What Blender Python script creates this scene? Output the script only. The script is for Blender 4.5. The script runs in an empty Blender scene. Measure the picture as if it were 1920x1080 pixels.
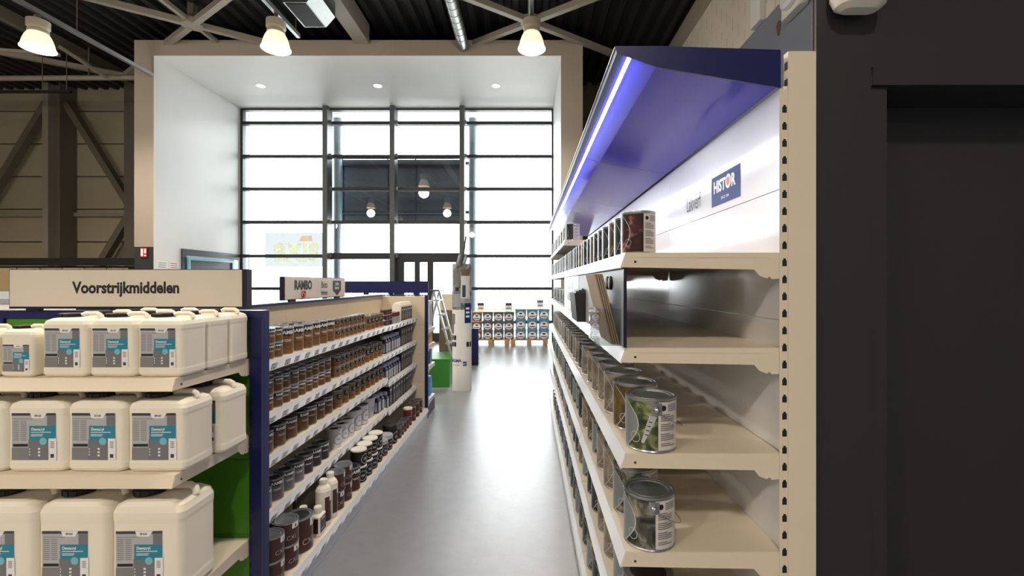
import bpy, math, random
from mathutils import Matrix, Vector
random.seed(7)
R = random.Random(11)
S = bpy.context.scene
COL = S.collection
PI = math.pi

# ------------------------------------------------------------------ camera, sky, exposure
cd = bpy.data.cameras.new('camera')
cam = bpy.data.objects.new('camera', cd)
COL.objects.link(cam)
cam.location = (0, 0, 1.62)
cam.rotation_euler = (PI / 2, 0, 0)
cd.lens = 16.5
cd.sensor_width = 36
cd.shift_x = -30 / 1920
cd.shift_y = -9 / 1920
cd.clip_start = 0.05
cd.clip_end = 300
S.camera = cam

W = bpy.data.worlds.new('sky')
S.world = W
W.use_nodes = True
bgn = W.node_tree.nodes['Background']
bgn.inputs[0].default_value = (0.93, 0.97, 1.0, 1)
bgn.inputs[1].default_value = 10.0
S.view_settings.view_transform = 'Standard'
S.view_settings.look = 'None'
S.view_settings.gamma = 1
S.view_settings.exposure = 0.3
S.view_settings.use_curve_mapping = False
try:
    S.cycles.use_denoising = True
    S.cycles.max_bounces = 8
    S.cycles.diffuse_bounces = 4
    S.cycles.glossy_bounces = 4
    S.cycles.transparent_max_bounces = 16
    S.cycles.transmission_bounces = 6
    S.cycles.caustics_reflective = False
    S.cycles.caustics_refractive = False
    S.cycles.sample_clamp_indirect = 6
except Exception:
    pass
LAMP_POWER = 320
GLOW_POWER = 50
LAMP_COL = (1.0, 0.87, 0.71)
LED_POWER = 1.7
DOWN_POWER = 12

# daylight portal over the glazed front: only guides sampling of the sky
pl = bpy.data.lights.new('daylight_portal', 'AREA')
pl.shape = 'RECTANGLE'; pl.size = 8.6; pl.size_y = 6.4
pl.cycles.is_portal = True
po = bpy.data.objects.new('daylight_portal', pl)
po.location = (-3.63, 13.3, 3.2); po.rotation_euler = (-PI / 2, 0, 0)
COL.objects.link(po)

# ------------------------------------------------------------------ materials
def lin(c):
    return tuple(((v / 255) / 12.92 if v / 255 <= 0.04045 else ((v / 255 + 0.055) / 1.055) ** 2.4) for v in c)

MATS = {}
def mat(name, rgb, rough=0.5, metal=0.0, var=0.0, scale=8.0, bump=0.0, emit=0.0, spec=None, ecol=None, stretch=None, coat=0.0, trans=0.0):
    m = bpy.data.materials.new(name); m.use_nodes = True
    nt = m.node_tree; b = nt.nodes['Principled BSDF']
    c = (*lin(rgb), 1)
    b.inputs['Base Color'].default_value = c
    b.inputs['Roughness'].default_value = rough
    b.inputs['Metallic'].default_value = metal
    if spec is not None: b.inputs['Specular IOR Level'].default_value = spec
    if coat: b.inputs['Coat Weight'].default_value = coat; b.inputs['Coat Roughness'].default_value = 0.08
    if emit:
        b.inputs['Emission Color'].default_value = (*lin(ecol or rgb), 1)
        b.inputs['Emission Strength'].default_value = emit
    if trans:
        b.inputs['Subsurface Weight'].default_value = trans
        b.inputs['Subsurface Radius'].default_value = (0.02, 0.02, 0.02)
    if var or bump:
        tc = nt.nodes.new('ShaderNodeTexCoord'); mp = nt.nodes.new('ShaderNodeMapping')
        nz = nt.nodes.new('ShaderNodeTexNoise')
        nz.inputs['Scale'].default_value = scale; nz.inputs['Detail'].default_value = 6
        if stretch: mp.inputs['Scale'].default_value = stretch
        nt.links.new(tc.outputs['Object'], mp.inputs[0]); nt.links.new(mp.outputs[0], nz.inputs['Vector'])
        if var:
            mx = nt.nodes.new('ShaderNodeMix'); mx.data_type = 'RGBA'
            mx.inputs[6].default_value = tuple(v * (1 - var) for v in c[:3]) + (1,)
            mx.inputs[7].default_value = tuple(min(1, v * (1 + var)) for v in c[:3]) + (1,)
            nt.links.new(nz.outputs[0], mx.inputs[0]); nt.links.new(mx.outputs[2], b.inputs['Base Color'])
        if bump:
            bp = nt.nodes.new('ShaderNodeBump'); bp.inputs['Strength'].default_value = bump
            bp.inputs['Distance'].default_value = 0.004
            nt.links.new(nz.outputs[0], bp.inputs['Height']); nt.links.new(bp.outputs[0], b.inputs['Normal'])
    MATS[name] = m
    return m

def photo_mat(name, stops, scale=28.0, rough=0.3):
    """printed picture: soft blotches of the print's colours, different on each tin"""
    m = bpy.data.materials.new(name); m.use_nodes = True
    nt = m.node_tree; b = nt.nodes['Principled BSDF']; b.inputs['Roughness'].default_value = rough
    tc = nt.nodes.new('ShaderNodeTexCoord'); oi = nt.nodes.new('ShaderNodeObjectInfo')
    ad = nt.nodes.new('ShaderNodeVectorMath'); ad.operation = 'ADD'
    nz = nt.nodes.new('ShaderNodeTexNoise'); nz.inputs['Scale'].default_value = scale; nz.inputs['Detail'].default_value = 5
    nz.inputs['Distortion'].default_value = 0.8
    rp = nt.nodes.new('ShaderNodeValToRGB')
    nt.links.new(tc.outputs['Object'], ad.inputs[0]); nt.links.new(oi.outputs['Random'], ad.inputs[1])
    nt.links.new(ad.outputs[0], nz.inputs['Vector']); nt.links.new(nz.outputs[0], rp.inputs[0])
    e = rp.color_ramp.elements
    e[0].position, e[0].color = stops[0][0], (*lin(stops[0][1]), 1)
    e[1].position, e[1].color = stops[-1][0], (*lin(stops[-1][1]), 1)
    for p, c in stops[1:-1]:
        k = e.new(p); k.color = (*lin(c), 1)
    nt.links.new(rp.outputs[0], b.inputs['Base Color'])
    MATS[name] = m
    return m

def glass_mat(name, tint=(1, 1, 1), refl=0.06, rough=0.0):
    m = bpy.data.materials.new(name); m.use_nodes = True
    nt = m.node_tree; nt.nodes.remove(nt.nodes['Principled BSDF'])
    out = nt.nodes['Material Output']
    tr = nt.nodes.new('ShaderNodeBsdfTransparent'); tr.inputs[0].default_value = (*tint, 1)
    gl = nt.nodes.new('ShaderNodeBsdfGlossy'); gl.inputs['Roughness'].default_value = rough
    lw = nt.nodes.new('ShaderNodeFresnel'); lw.inputs[0].default_value = 1.5
    mul = nt.nodes.new('ShaderNodeMath'); mul.operation = 'MULTIPLY'; mul.inputs[1].default_value = refl / 0.04
    mul.use_clamp = True
    mx = nt.nodes.new('ShaderNodeMixShader')
    nt.links.new(lw.outputs[0], mul.inputs[0]); nt.links.new(mul.outputs[0], mx.inputs[0])
    nt.links.new(tr.outputs[0], mx.inputs[1]); nt.links.new(gl.outputs[0], mx.inputs[2])
    nt.links.new(mx.outputs[0], out.inputs[0])
    MATS[name] = m
    return m

def floor_mat():
    m = bpy.data.materials.new('polished_concrete'); m.use_nodes = True
    nt = m.node_tree; b = nt.nodes['Principled BSDF']
    tc = nt.nodes.new('ShaderNodeTexCoord')
    n1 = nt.nodes.new('ShaderNodeTexNoise'); n1.inputs['Scale'].default_value = 0.9; n1.inputs['Detail'].default_value = 8; n1.inputs['Roughness'].default_value = 0.65
    n2 = nt.nodes.new('ShaderNodeTexNoise'); n2.inputs['Scale'].default_value = 9; n2.inputs['Detail'].default_value = 10; n2.inputs['Roughness'].default_value = 0.7
    mx = nt.nodes.new('ShaderNodeMix'); mx.data_type = 'RGBA'
    mx.inputs[6].default_value = (*lin((98, 102, 110)), 1); mx.inputs[7].default_value = (*lin((152, 155, 162)), 1)
    ad = nt.nodes.new('ShaderNodeMath'); ad.operation = 'ADD'
    ml = nt.nodes.new('ShaderNodeMath'); ml.operation = 'MULTIPLY'; ml.inputs[1].default_value = 0.5
    for n in (n1, n2): nt.links.new(tc.outputs['Object'], n.inputs['Vector'])
    nt.links.new(n1.outputs[0], ad.inputs[0]); nt.links.new(n2.outputs[0], ad.inputs[1])
    nt.links.new(ad.outputs[0], ml.inputs[0]); nt.links.new(ml.outputs[0], mx.inputs[0])
    nt.links.new(mx.outputs[2], b.inputs['Base Color'])
    mr = nt.nodes.new('ShaderNodeMapRange'); mr.inputs[3].default_value = 0.24; mr.inputs[4].default_value = 0.42
    nt.links.new(n1.outputs[0], mr.inputs[0]); nt.links.new(mr.outputs[0], b.inputs['Roughness'])
    b.inputs['Specular IOR Level'].default_value = 0.6
    bp = nt.nodes.new('ShaderNodeBump'); bp.inputs['Strength'].default_value = 0.05; bp.inputs['Distance'].default_value = 0.01
    nt.links.new(n2.outputs[0], bp.inputs['Height']); nt.links.new(bp.outputs[0], b.inputs['Normal'])
    MATS['floor'] = m
    return m
floor_mat()

mat('white_paint', (232, 233, 231), 0.55, var=0.02, scale=3)
mat('frame_plaster', (164, 155, 142), 0.6, var=0.03, scale=2)
mat('hall_cladding', (170, 162, 141), 0.45, var=0.05, scale=2, stretch=(0.3, 1, 6))
mat('roof_deck', (30, 31, 34), 0.55, var=0.1, scale=3)
mat('steel_grey', (150, 143, 132), 0.5, var=0.08, scale=5)
mat('steel_dark', (104, 98, 88), 0.5, var=0.08, scale=5)
mat('galvanised', (150, 152, 152), 0.3, 0.85, var=0.15, scale=14)
mat('black_paint', (39, 39, 42), 0.55, var=0.05, scale=6, bump=0.03)
mat('black', (14, 14, 16), 0.5)
mat('grey_blue_paint', (128, 136, 152), 0.6, var=0.06, scale=2, bump=0.05)
mat('block_white', (222, 216, 204), 0.75, var=0.06, scale=6, bump=0.15)
mat('mortar', (112, 108, 100), 0.9)
mat('alu_grey', (92, 97, 100), 0.4, 0.3, var=0.04)
mat('alu_dark', (48, 52, 58), 0.4, 0.2)
mat('alu_raw', (168, 172, 174), 0.35, 0.8, var=0.06)
mat('cream_metal', (222, 211, 192), 0.42, var=0.02, scale=12)
mat('cream_back', (208, 196, 174), 0.38, var=0.02, scale=12)
mat('white_metal', (226, 226, 224), 0.35, var=0.02)
mat('back_white', (234, 235, 240), 0.15, var=0.01)
mat('rail_white', (214, 220, 230), 0.22)
mat('navy', (16, 24, 84), 0.35, var=0.04)
mat('navy_edge', (12, 14, 46), 0.4)
mat('canopy_blue', (58, 56, 190), 0.14, spec=0.32)
mat('green_panel', (62, 128, 22), 0.45, var=0.03)
mat('sign_face', (214, 208, 198), 0.5, var=0.015)
mat('ink', (20, 20, 34), 0.5)
mat('ink_red', (170, 40, 34), 0.5)
mat('histor_blue', (20, 50, 118), 0.5, spec=0.2)
mat('orange_red', (214, 92, 60), 0.4)
mat('white_print', (238, 238, 238), 0.4)
mat('grey_print', (128, 128, 132), 0.45)
mat('tin', (166, 170, 176), 0.28, 0.9, var=0.06, scale=30)
mat('tin_lid', (120, 130, 134), 0.35, 0.75)
mat('dark_lid', (46, 48, 52), 0.35, 0.4)
mat('rambo_band', (22, 22, 30), 0.3)
mat('amber', (122, 88, 50), 0.35, var=0.14, scale=40, stretch=(1, 1, 0.15))
mat('amber_deep', (108, 76, 40), 0.35, var=0.14, scale=40, stretch=(1, 1, 0.15))
mat('ceta_tan', (126, 108, 76), 0.35, var=0.1, scale=40)
mat('ceta_gold', (140, 96, 42), 0.35, var=0.14, scale=40)
mat('stain_grey', (112, 114, 118), 0.35, var=0.1, scale=40)
mat('stain_blue', (92, 100, 120), 0.35, var=0.1, scale=40)
mat('stain_mauve', (104, 92, 96), 0.35, var=0.1, scale=40)
mat('stain_black', (38, 38, 42), 0.35, var=0.1, scale=40)
mat('brown_label', (72, 40, 34), 0.32, var=0.06, scale=30)
mat('maroon', (112, 34, 38), 0.35)
mat('plastic_white', (236, 232, 222), 0.38)
mat('plastic_clear', (224, 226, 232), 0.3)
mat('jerry', (240, 234, 220), 0.42, var=0.01, trans=0.15)
mat('cap_lilac', (186, 184, 214), 0.4)
mat('bottle_navy', (54, 58, 88), 0.35)
mat('carton_dark', (70, 66, 66), 0.4)
mat('carton_black', (38, 38, 44), 0.4)
mat('lbl_grey', (178, 180, 186), 0.4)
mat('lbl_mid', (116, 116, 122), 0.4)
mat('lbl_dark', (58, 60, 74), 0.4)
mat('teal', (36, 132, 160), 0.4)
mat('pale_teal', (120, 190, 210), 0.4)
mat('tub_blue', (92, 138, 170), 0.35)
mat('tub_grey', (84, 92, 108), 0.4)
mat('tub_orange', (222, 140, 56), 0.4)
mat('tub_green', (70, 110, 84), 0.4)
mat('pallet_wood', (176, 138, 92), 0.7, var=0.2, scale=12, stretch=(0.3, 2, 2))
mat('cardboard', (172, 146, 108), 0.75, var=0.06)
mat('board_tan', (186, 164, 126), 0.6, var=0.12, scale=10, stretch=(1, 1, 0.1))
mat('green_box', (46, 120, 30), 0.45)
mat('jerry_blue', (46, 150, 222), 0.35)
mat('jerry_teal', (40, 110, 120), 0.35)
mat('yellow', (216, 170, 70), 0.45)
mat('brown_grey', (108, 94, 76), 0.6)
mat('ground', (196, 196, 192), 0.9, var=0.05)
mat('fence_cream', (132, 124, 98), 0.7)
mat('fence_grey', (112, 118, 128), 0.7)
mat('billboard', (92, 102, 114), 0.5, 0.2, var=0.05)
mat('billboard_rail', (70, 78, 88), 0.5, 0.3)
mat('soffit', (214, 216, 216), 0.6)
mat('ext_column', (150, 168, 180), 0.5, var=0.04)
mat('sign_red', (170, 36, 30), 0.5)
mat('display_steel', (176, 180, 184), 0.55, 0.5)
mat('brochure_edge', (150, 130, 110), 0.7)
mat('poster_grey', (150, 158, 166), 0.4)
mat('slot_dark', (18, 18, 22), 0.7)
mat('housing', (206, 196, 178), 0.45)
mat('led', (255, 255, 255), 0.5, emit=9.0, ecol=(240, 244, 255))
mat('bulb', (255, 240, 210), 0.5, emit=22.0, ecol=(255, 226, 176))
mat('shade_glow', (250, 240, 220), 0.3, emit=0.8, ecol=(255, 236, 205))
mat('shade_inner', (236, 222, 192), 0.35, emit=0.32, ecol=(255, 226, 180))
mat('shade_rim', (255, 246, 224), 0.3, emit=2.2, ecol=(255, 238, 205))
mat('downlight_lens', (255, 255, 255), 0.4, emit=12.0)
mat('cable', (60, 40, 46), 0.6)
mat('chip_brown', (104, 84, 66), 0.9, var=0.3, scale=30)
photo_mat('pic_garden', [(0.3, (22, 28, 20)), (0.45, (58, 72, 44)), (0.55, (110, 116, 70)), (0.7, (150, 164, 150))])
photo_mat('pic_room', [(0.35, (18, 20, 22)), (0.5, (74, 74, 68)), (0.62, (136, 134, 118)), (0.75, (170, 166, 150))], 22)
photo_mat('pic_taupe', [(0.3, (84, 76, 66)), (0.55, (124, 114, 100)), (0.75, (150, 142, 128))], 14)
photo_mat('pic_leaf', [(0.42, (30, 14, 16)), (0.55, (64, 26, 28)), (0.66, (150, 92, 84))], 30)
photo_mat('pic_night', [(0.4, (20, 24, 34)), (0.6, (46, 50, 60)), (0.8, (84, 80, 84))], 24)
photo_mat('pic_olive', [(0.4, (72, 60, 30)), (0.6, (110, 92, 52)), (0.8, (136, 120, 82))], 20)
photo_mat('pic_alps', [(0.35, (66, 66, 64)), (0.5, (128, 132, 136)), (0.65, (168, 174, 180))], 7)
photo_mat('pic_wood', [(0.35, (40, 32, 30)), (0.6, (84, 70, 64)), (0.8, (130, 120, 112))], 40)
mat('flap', (122, 130, 134), 0.3, 0.2)
mat('flap_line', (176, 180, 182), 0.3)
mat('info_white', (212, 206, 200), 0.4)
mat('info_ink', (120, 114, 124), 0.5)
glass_mat('window_glass', (0.97, 0.985, 0.98), 0.05)
glass_mat('acrylic', (0.93, 0.95, 0.96), 0.02)
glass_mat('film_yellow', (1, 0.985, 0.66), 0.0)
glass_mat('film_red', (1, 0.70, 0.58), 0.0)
glass_mat('film_sky_dim', (0.086, 0.088, 0.0875), 0.0)
M = MATS

# ------------------------------------------------------------------ mesh builder
class MB:
    def __init__(s):
        s.v = []; s.f = []; s.mi = []; s.mats = []; s.sm = []
        s.X = None
    def m(s, name):
        if name not in s.mats: s.mats.append(name)
        return s.mats.index(name)
    def add(s, vs, fs, mt, smooth=False):
        b = len(s.v); k = s.m(mt)
        if s.X is not None: vs = [tuple(s.X @ Vector(p)) for p in vs]
        s.v += [tuple(p) for p in vs]
        for f in fs:
            s.f.append([i + b for i in f]); s.mi.append(k); s.sm.append(smooth)
    def box(s, x0, x1, y0, y1, z0, z1, mt):
        vs = [(x, y, z) for z in (z0, z1) for y in (y0, y1) for x in (x0, x1)]
        s.add(vs, [(0, 2, 3, 1), (4, 5, 7, 6), (0, 1, 5, 4), (2, 6, 7, 3), (0, 4, 6, 2), (1, 3, 7, 5)], mt)
    def prism(s, pts, axis, a, b, mt):
        """closed outline pts in the two other axes (order kept), extruded along axis from a to b"""
        n = len(pts)
        def P(p, t):
            return {'x': (t, p[0], p[1]), 'y': (p[0], t, p[1]), 'z': (p[0], p[1], t)}[axis]
        vs = [P(p, a) for p in pts] + [P(p, b) for p in pts]
        fs = [tuple(range(n)), tuple(range(2 * n - 1, n - 1, -1))] + [(i, i + n, (i + 1) % n + n, (i + 1) % n) for i in range(n)]
        s.add(vs, fs, mt)
    def lathe(s, prof, mt, n=24, c=(0, 0, 0), cap0=False, cap1=False, smooth=True):
        """prof: (r, z); mt a name or list per segment"""
        vs = [(c[0] + r * math.cos(2 * PI * i / n), c[1] + r * math.sin(2 * PI * i / n), c[2] + z) for r, z in prof for i in range(n)]
        for k in range(len(prof) - 1):
            fs = [(k * n + i, k * n + (i + 1) % n, (k + 1) * n + (i + 1) % n, (k + 1) * n + i) for i in range(n)]
            used = vs[k * n:(k + 2) * n]
            s.add(used, [tuple(q - k * n for q in f) for f in fs], mt if isinstance(mt, str) else mt[k], smooth)
        if cap0: s.add(vs[:n], [tuple(range(n - 1, -1, -1))], mt if isinstance(mt, str) else mt[0])
        if cap1: s.add(vs[-n:], [tuple(range(n))], mt if isinstance(mt, str) else mt[-1])
    def tube(s, pts, r, mt, n=8, smooth=True):
        pts = [Vector(p) for p in pts]; rings = []
        for i, p in enumerate(pts):
            d = (pts[min(i + 1, len(pts) - 1)] - pts[max(i - 1, 0)]).normalized()
            u = d.cross(Vector((0, 0, 1)) if abs(d.z) < 0.9 else Vector((1, 0, 0))).normalized(); w = d.cross(u)
            rings.append([tuple(p + u * r * math.cos(2 * PI * k / n) + w * r * math.sin(2 * PI * k / n)) for k in range(n)])
        vs = [q for g in rings for q in g]
        fs = [(i * n + k, i * n + (k + 1) % n, (i + 1) * n + (k + 1) % n, (i + 1) * n + k) for i in range(len(pts) - 1) for k in range(n)]
        s.add(vs, fs, mt, smooth)
        s.add(rings[0], [tuple(range(n))], mt); s.add(rings[-1], [tuple(range(n - 1, -1, -1))], mt)
    def bar(s, a, b, w, h, mt):
        """box beam from a to b, w wide and h high"""
        a = Vector(a); b = Vector(b); d = (b - a).normalized()
        u = d.cross(Vector((0, 0, 1)) if abs(d.z) < 0.95 else Vector((0, 1, 0))).normalized() * w / 2; t = d.cross(u).normalized() * h / 2
        vs = [tuple(p + su * u + st * t) for p in (a, b) for su, st in ((-1, -1), (1, -1), (1, 1), (-1, 1))]
        s.add(vs, [(0, 1, 2, 3), (7, 6, 5, 4), (0, 4, 5, 1), (1, 5, 6, 2), (2, 6, 7, 3), (3, 7, 4, 0)], mt)
    def loft(s, secs, mt, n=28, smooth=True, cap0=True, cap1=True):
        """rounded-rectangle rings: (z, half x, half y, corner r[, cx, cy])"""
        vs = []
        q = n // 4
        for sec in secs:
            z, hx, hy, r = sec[:4]; cx, cy = (sec[4:] + (0, 0))[:2]
            r = min(r, hx * 0.999, hy * 0.999)
            for k, (sx, sy, a0) in enumerate(((1, 1, 0), (-1, 1, 90), (-1, -1, 180), (1, -1, 270))):
                for i in range(q):
                    a = math.radians(a0 + 90 * i / (q - 1))
                    vs.append((cx + sx * (hx - r) + r * math.cos(a), cy + sy * (hy - r) + r * math.sin(a), z))
        n = 4 * q
        for k in range(len(secs) - 1):
            mk = mt if isinstance(mt, str) else mt[k]
            s.add(vs[k * n:(k + 2) * n], [(i, (i + 1) % n, n + (i + 1) % n, n + i) for i in range(n)], mk, smooth)
        if cap0: s.add(vs[:n], [tuple(range(n - 1, -1, -1))], mt if isinstance(mt, str) else mt[0])
        if cap1: s.add(vs[-n:], [tuple(range(n))], mt if isinstance(mt, str) else mt[-1])
    def wrap(s, vs2, fs, r, mt, a0=0.0):
        """flat (u, v) shapes laid round a cylinder of radius r, u to angle, v to z"""
        st = 0.16 * r
        for f in fs:
            poly = [vs2[i] for i in f]
            ua = min(p[0] for p in poly); ub = max(p[0] for p in poly)
            n = max(1, math.ceil((ub - ua) / st))
            for k in range(n):
                q = poly
                for lim, sg in ((ua + (ub - ua) * k / n, 1), (ua + (ub - ua) * (k + 1) / n, -1)):
                    if n == 1: break
                    o = []
                    for i in range(len(q)):
                        a, b = q[i - 1], q[i]
                        ia, ib = (a[0] - lim) * sg >= -1e-9, (b[0] - lim) * sg >= -1e-9
                        if ia != ib:
                            t = (lim - a[0]) / (b[0] - a[0]); o.append((lim, a[1] + t * (b[1] - a[1])))
                        if ib: o.append(b)
                    q = o
                if len(q) >= 3:
                    s.add([(r * math.cos(a0 + u / r), r * math.sin(a0 + u / r), v) for u, v in q], [tuple(range(len(q)))], mt)
    def wquad(s, a, b, z0, z1, r, mt, n=6):
        """part of a cylinder wall from angle a to b"""
        vs = [(r * math.cos(a + (b - a) * i / n), r * math.sin(a + (b - a) * i / n), z) for z in (z0, z1) for i in range(n + 1)]
        s.add(vs, [(i, i + 1, n + 2 + i, n + 1 + i) for i in range(n)], mt, True)
    def flat(s, vs2, fs, mt, o=(0, 0, 0), u=(1, 0, 0), w=(0, 0, 1)):
        s.add([tuple(o[k] + p[0] * u[k] + p[1] * w[k] for k in range(3)) for p in vs2], fs, mt)
    def rect(s, u0, u1, w0, w1, mt, o=(0, 0, 0), u=(1, 0, 0), w=(0, 0, 1)):
        s.flat([(u0, w0), (u1, w0), (u1, w1), (u0, w1)], [(0, 1, 2, 3)], mt, o, u, w)
    def mesh(s, name):
        me = bpy.data.meshes.new(name)
        me.from_pydata(s.v, [], s.f)
        for k in s.mats: me.materials.append(M[k])
        me.polygons.foreach_set('material_index', s.mi)
        me.polygons.foreach_set('use_smooth', s.sm)
        me.update()
        return me
    def build(s, name, parent=None, loc=None, link=True):
        o = bpy.data.objects.new(name, s.mesh(name))
        if loc is not None: o.location = loc
        if parent is not None: o.parent = parent
        if link: COL.objects.link(o)
        return o

def tag(o, label=None, cat=None, group=None, kind=None):
    if label: o['label'] = label
    if cat: o['category'] = cat
    if group: o['group'] = group
    if kind: o['kind'] = kind
    return o
def empty(name, loc=(0, 0, 0), rz=0.0, link=True):
    o = bpy.data.objects.new(name, None); o.empty_display_size = 0.1
    o.location = loc; o.rotation_euler = (0, 0, rz)
    if link: COL.objects.link(o)
    return o
def inst(name, mesh, parent=None, loc=(0, 0, 0), rz=0.0, link=True):
    o = bpy.data.objects.new(name, mesh); o.location = loc; o.rotation_euler = (0, 0, rz)
    if parent is not None: o.parent = parent
    if link: COL.objects.link(o)
    return o
KIDS = {}
def proto(root, *kids):
    for k in kids: k.parent = root
    KIDS[root.name] = list(kids)
    PROTOS.append(root); PROTOS.extend(kids)
    return root
PROTOS = []
def clone(p, loc, rz, label, cat, group):
    r = p.copy(); COL.objects.link(r); r.location = loc; r.rotation_euler = (0, 0, rz)
    for k in KIDS[p.name]:
        c = k.copy(); c.parent = r; COL.objects.link(c)
    tag(r, label, cat, group)
    return r

_TX = {}
def text2d(st, size, bold=0.0, align='CENTER', squeeze=1.0):
    key = (st, bold, align)
    if key not in _TX:
        c = bpy.data.curves.new('lettering', 'FONT'); c.body = st; c.size = 1.0; c.align_x = align
        c.resolution_u = 3; c.offset = bold; c.fill_mode = 'BOTH'
        o = bpy.data.objects.new('lettering', c); COL.objects.link(o)
        dg = bpy.context.evaluated_depsgraph_get(); dg.update()
        me = o.evaluated_get(dg).to_mesh()
        _TX[key] = ([(v.co.x, v.co.y) for v in me.vertices], [tuple(p.vertices) for p in me.polygons])
        o.evaluated_get(dg).to_mesh_clear()
        bpy.data.objects.remove(o); bpy.data.curves.remove(c)
    vs, fs = _TX[key]
    return [(x * size * squeeze, y * size) for x, y in vs], fs

ORD = ('first second third fourth fifth sixth seventh eighth ninth tenth eleventh twelfth thirteenth fourteenth fifteenth sixteenth seventeenth eighteenth '
       'nineteenth twentieth twenty-first twenty-second twenty-third twenty-fourth twenty-fifth twenty-sixth twenty-seventh twenty-eighth twenty-ninth thirtieth '
       'thirty-first thirty-second thirty-third thirty-fourth thirty-fifth thirty-sixth thirty-seventh thirty-eighth thirty-ninth fortieth').split()

def struct(mb, name, parent=None):
    o = mb.build(name, parent)
    if parent is None: o['kind'] = 'structure'
    return o

# ================================================================== THE SETTING
ROOF = 7.1
b = MB(); b.box(-16.2, 3.6, -12.2, 13.4, -0.2, 0, 'floor'); struct(b, 'floor')
# corrugated roof deck, ribs running along the hall
b = MB()
pts = []; x = -16.2
while x < 3.6:
    pts += [(x, ROOF), (x + 0.11, ROOF), (x + 0.15, ROOF + 0.09), (x + 0.26, ROOF + 0.09)]; x += 0.30
top = [(pts[-1][0], ROOF + 0.2), (pts[0][0], ROOF + 0.2)]
n = len(pts)
vs = [(p[0], y, p[1]) for y in (-12.2, 13.5) for p in pts]
b.add(vs, [(i, i + n, i + n + 1, i + 1) for i in range(n - 1)], 'roof_deck')
b.box(-16.3, 3.7, -12.3, 13.5, ROOF + 0.1, ROOF + 0.25, 'roof_deck')
struct(b, 'ceiling')
b = MB(); b.box(-16.4, -16.2, -12.2, 13.4, 0, ROOF + 0.1, 'hall_cladding'); struct(b, 'wall_left')
b = MB(); b.box(-16.2, 3.6, -12.4, -12.2, 0, ROOF + 0.1, 'hall_cladding'); struct(b, 'wall_back')
# clad wall behind the racking: panels one by one
wf = MB(); wf.box(-16.2, -8.1, 13.36, 13.5, 0, ROOF + 0.1, 'steel_dark'); wf = struct(wf, 'wall_front')
pm = MB(); pm.box(-8.2, -0.02, 0, 0.06, 0.012, 0.9, 'hall_cladding'); pm = pm.mesh('cladding_panel')
z = 0.02
while z < ROOF - 0.5:
    inst('cladding_panel', pm, wf, (0, 13.30, z)); z += 0.925
for o in wf.children: o.location.x = -8.0
# masonry wall beyond the canopy gondola
wr = MB(); wr.box(3.36, 3.6, -12.2, 13.4, 0, ROOF + 0.1, 'mortar'); wr.box(3.345, 3.36, -12.2, 13.4, 0, 5.33, 'grey_blue_paint')
wr.box(3.25, 3.36, -12.2, 13.4, 6.77, ROOF, 'frame_plaster')
wr = struct(wr, 'wall_right')
bm_ = MB(); bm_.box(-0.012, 0, 0.006, 0.434, 0.006, 0.214, 'block_white'); bm_ = bm_.mesh('brick')
for r in range(7):
    zz = 5.335 + r * 0.205
    for k in range(19):
        inst('brick', bm_, wr, (3.36, 4.6 + k * 0.44 + (0.22 if r % 2 else 0), zz))
b = MB(); b.box(3.27, 3.346, 6.62, 6.9, 5.34, 6.77, 'white_paint'); struct(b, 'pillar_white')

# white portal box round the glazing
PXL, PXR, PZ, PY0, PY1 = -7.93, 0.70, 6.44, 9.94, 13.0
b = MB(); b.box(-8.34, PXL, PY0, 13.36, 2.39, 6.77, 'frame_plaster')
b.box(PXL - 0.001, PXL + 0.004, PY0 + 0.001, PY1 + 0.3, 0, PZ, 'white_paint')
b.box(-8.34, PXL - 0.001, PY0 + 0.01, 13.36, 0, 2.39, 'black_paint'); struct(b, 'wall_portal_left')
b = MB(); b.box(PXR, 1.16, PY0, 13.36, 0, 6.77, 'frame_plaster'); b.box(PXR - 0.004, PXR + 0.001, PY0 + 0.001, PY1 + 0.3, 0, PZ, 'white_paint'); struct(b, 'wall_portal_right')
b = MB(); b.box(PXL, PXR, PY0, 13.36, PZ, 6.77, 'frame_plaster'); b.box(PXL, PXR, PY0 + 0.001, PY1 + 0.3, PZ - 0.004, PZ + 0.001, 'white_paint'); struct(b, 'ceiling_portal')
b = MB(); b.box(-8.34, 1.16, 13.0, 13.36, 6.77, ROOF + 0.1, 'roof_deck'); b.box(1.16, 3.36, 13.0, 13.36, 0, ROOF + 0.1, 'steel_dark'); struct(b, 'wall_gable')

# black partition with a recessed door beside the gondola end
BW = 1.40
b = MB(); b.box(0.86, 1.023, BW, BW + .02, 0, 3.3, 'black_paint'); b.box(1.023, 3.36, BW, 1.62, 2.266, 3.3, 'black_paint'); b.box(2.3, 3.36, BW, 1.62, 0, 2.266, 'black_paint')
struct(b, 'wall_partition')
d = empty('door_1'); d['kind'] = 'structure'
b = MB(); b.box(1.024, 1.075, BW + 0.006, 1.6, 0, 2.208, 'black_paint'); b.build('door_jamb', d)
b = MB(); b.box(2.24, 2.299, BW + 0.006, 1.6, 0, 2.208, 'black_paint'); b.build('door_jamb', d)
b = MB(); b.box(1.026, 2.297, BW - 0.006, 1.6, 2.209, 2.264, 'black_paint'); b.build('door_header', d)
b = MB(); b.box(1.076, 2.239, BW + 0.165, 1.6, 0.005, 2.205, 'black_paint'); leaf = b.build('door_leaf', d)
b = MB(); b.tube([(2.14, BW + 0.164, 1.05), (2.14, BW + 0.11, 1.05), (2.02, BW + 0.11, 1.05)], 0.01, 'alu_dark'); b.build('door_handle', leaf)

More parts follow.
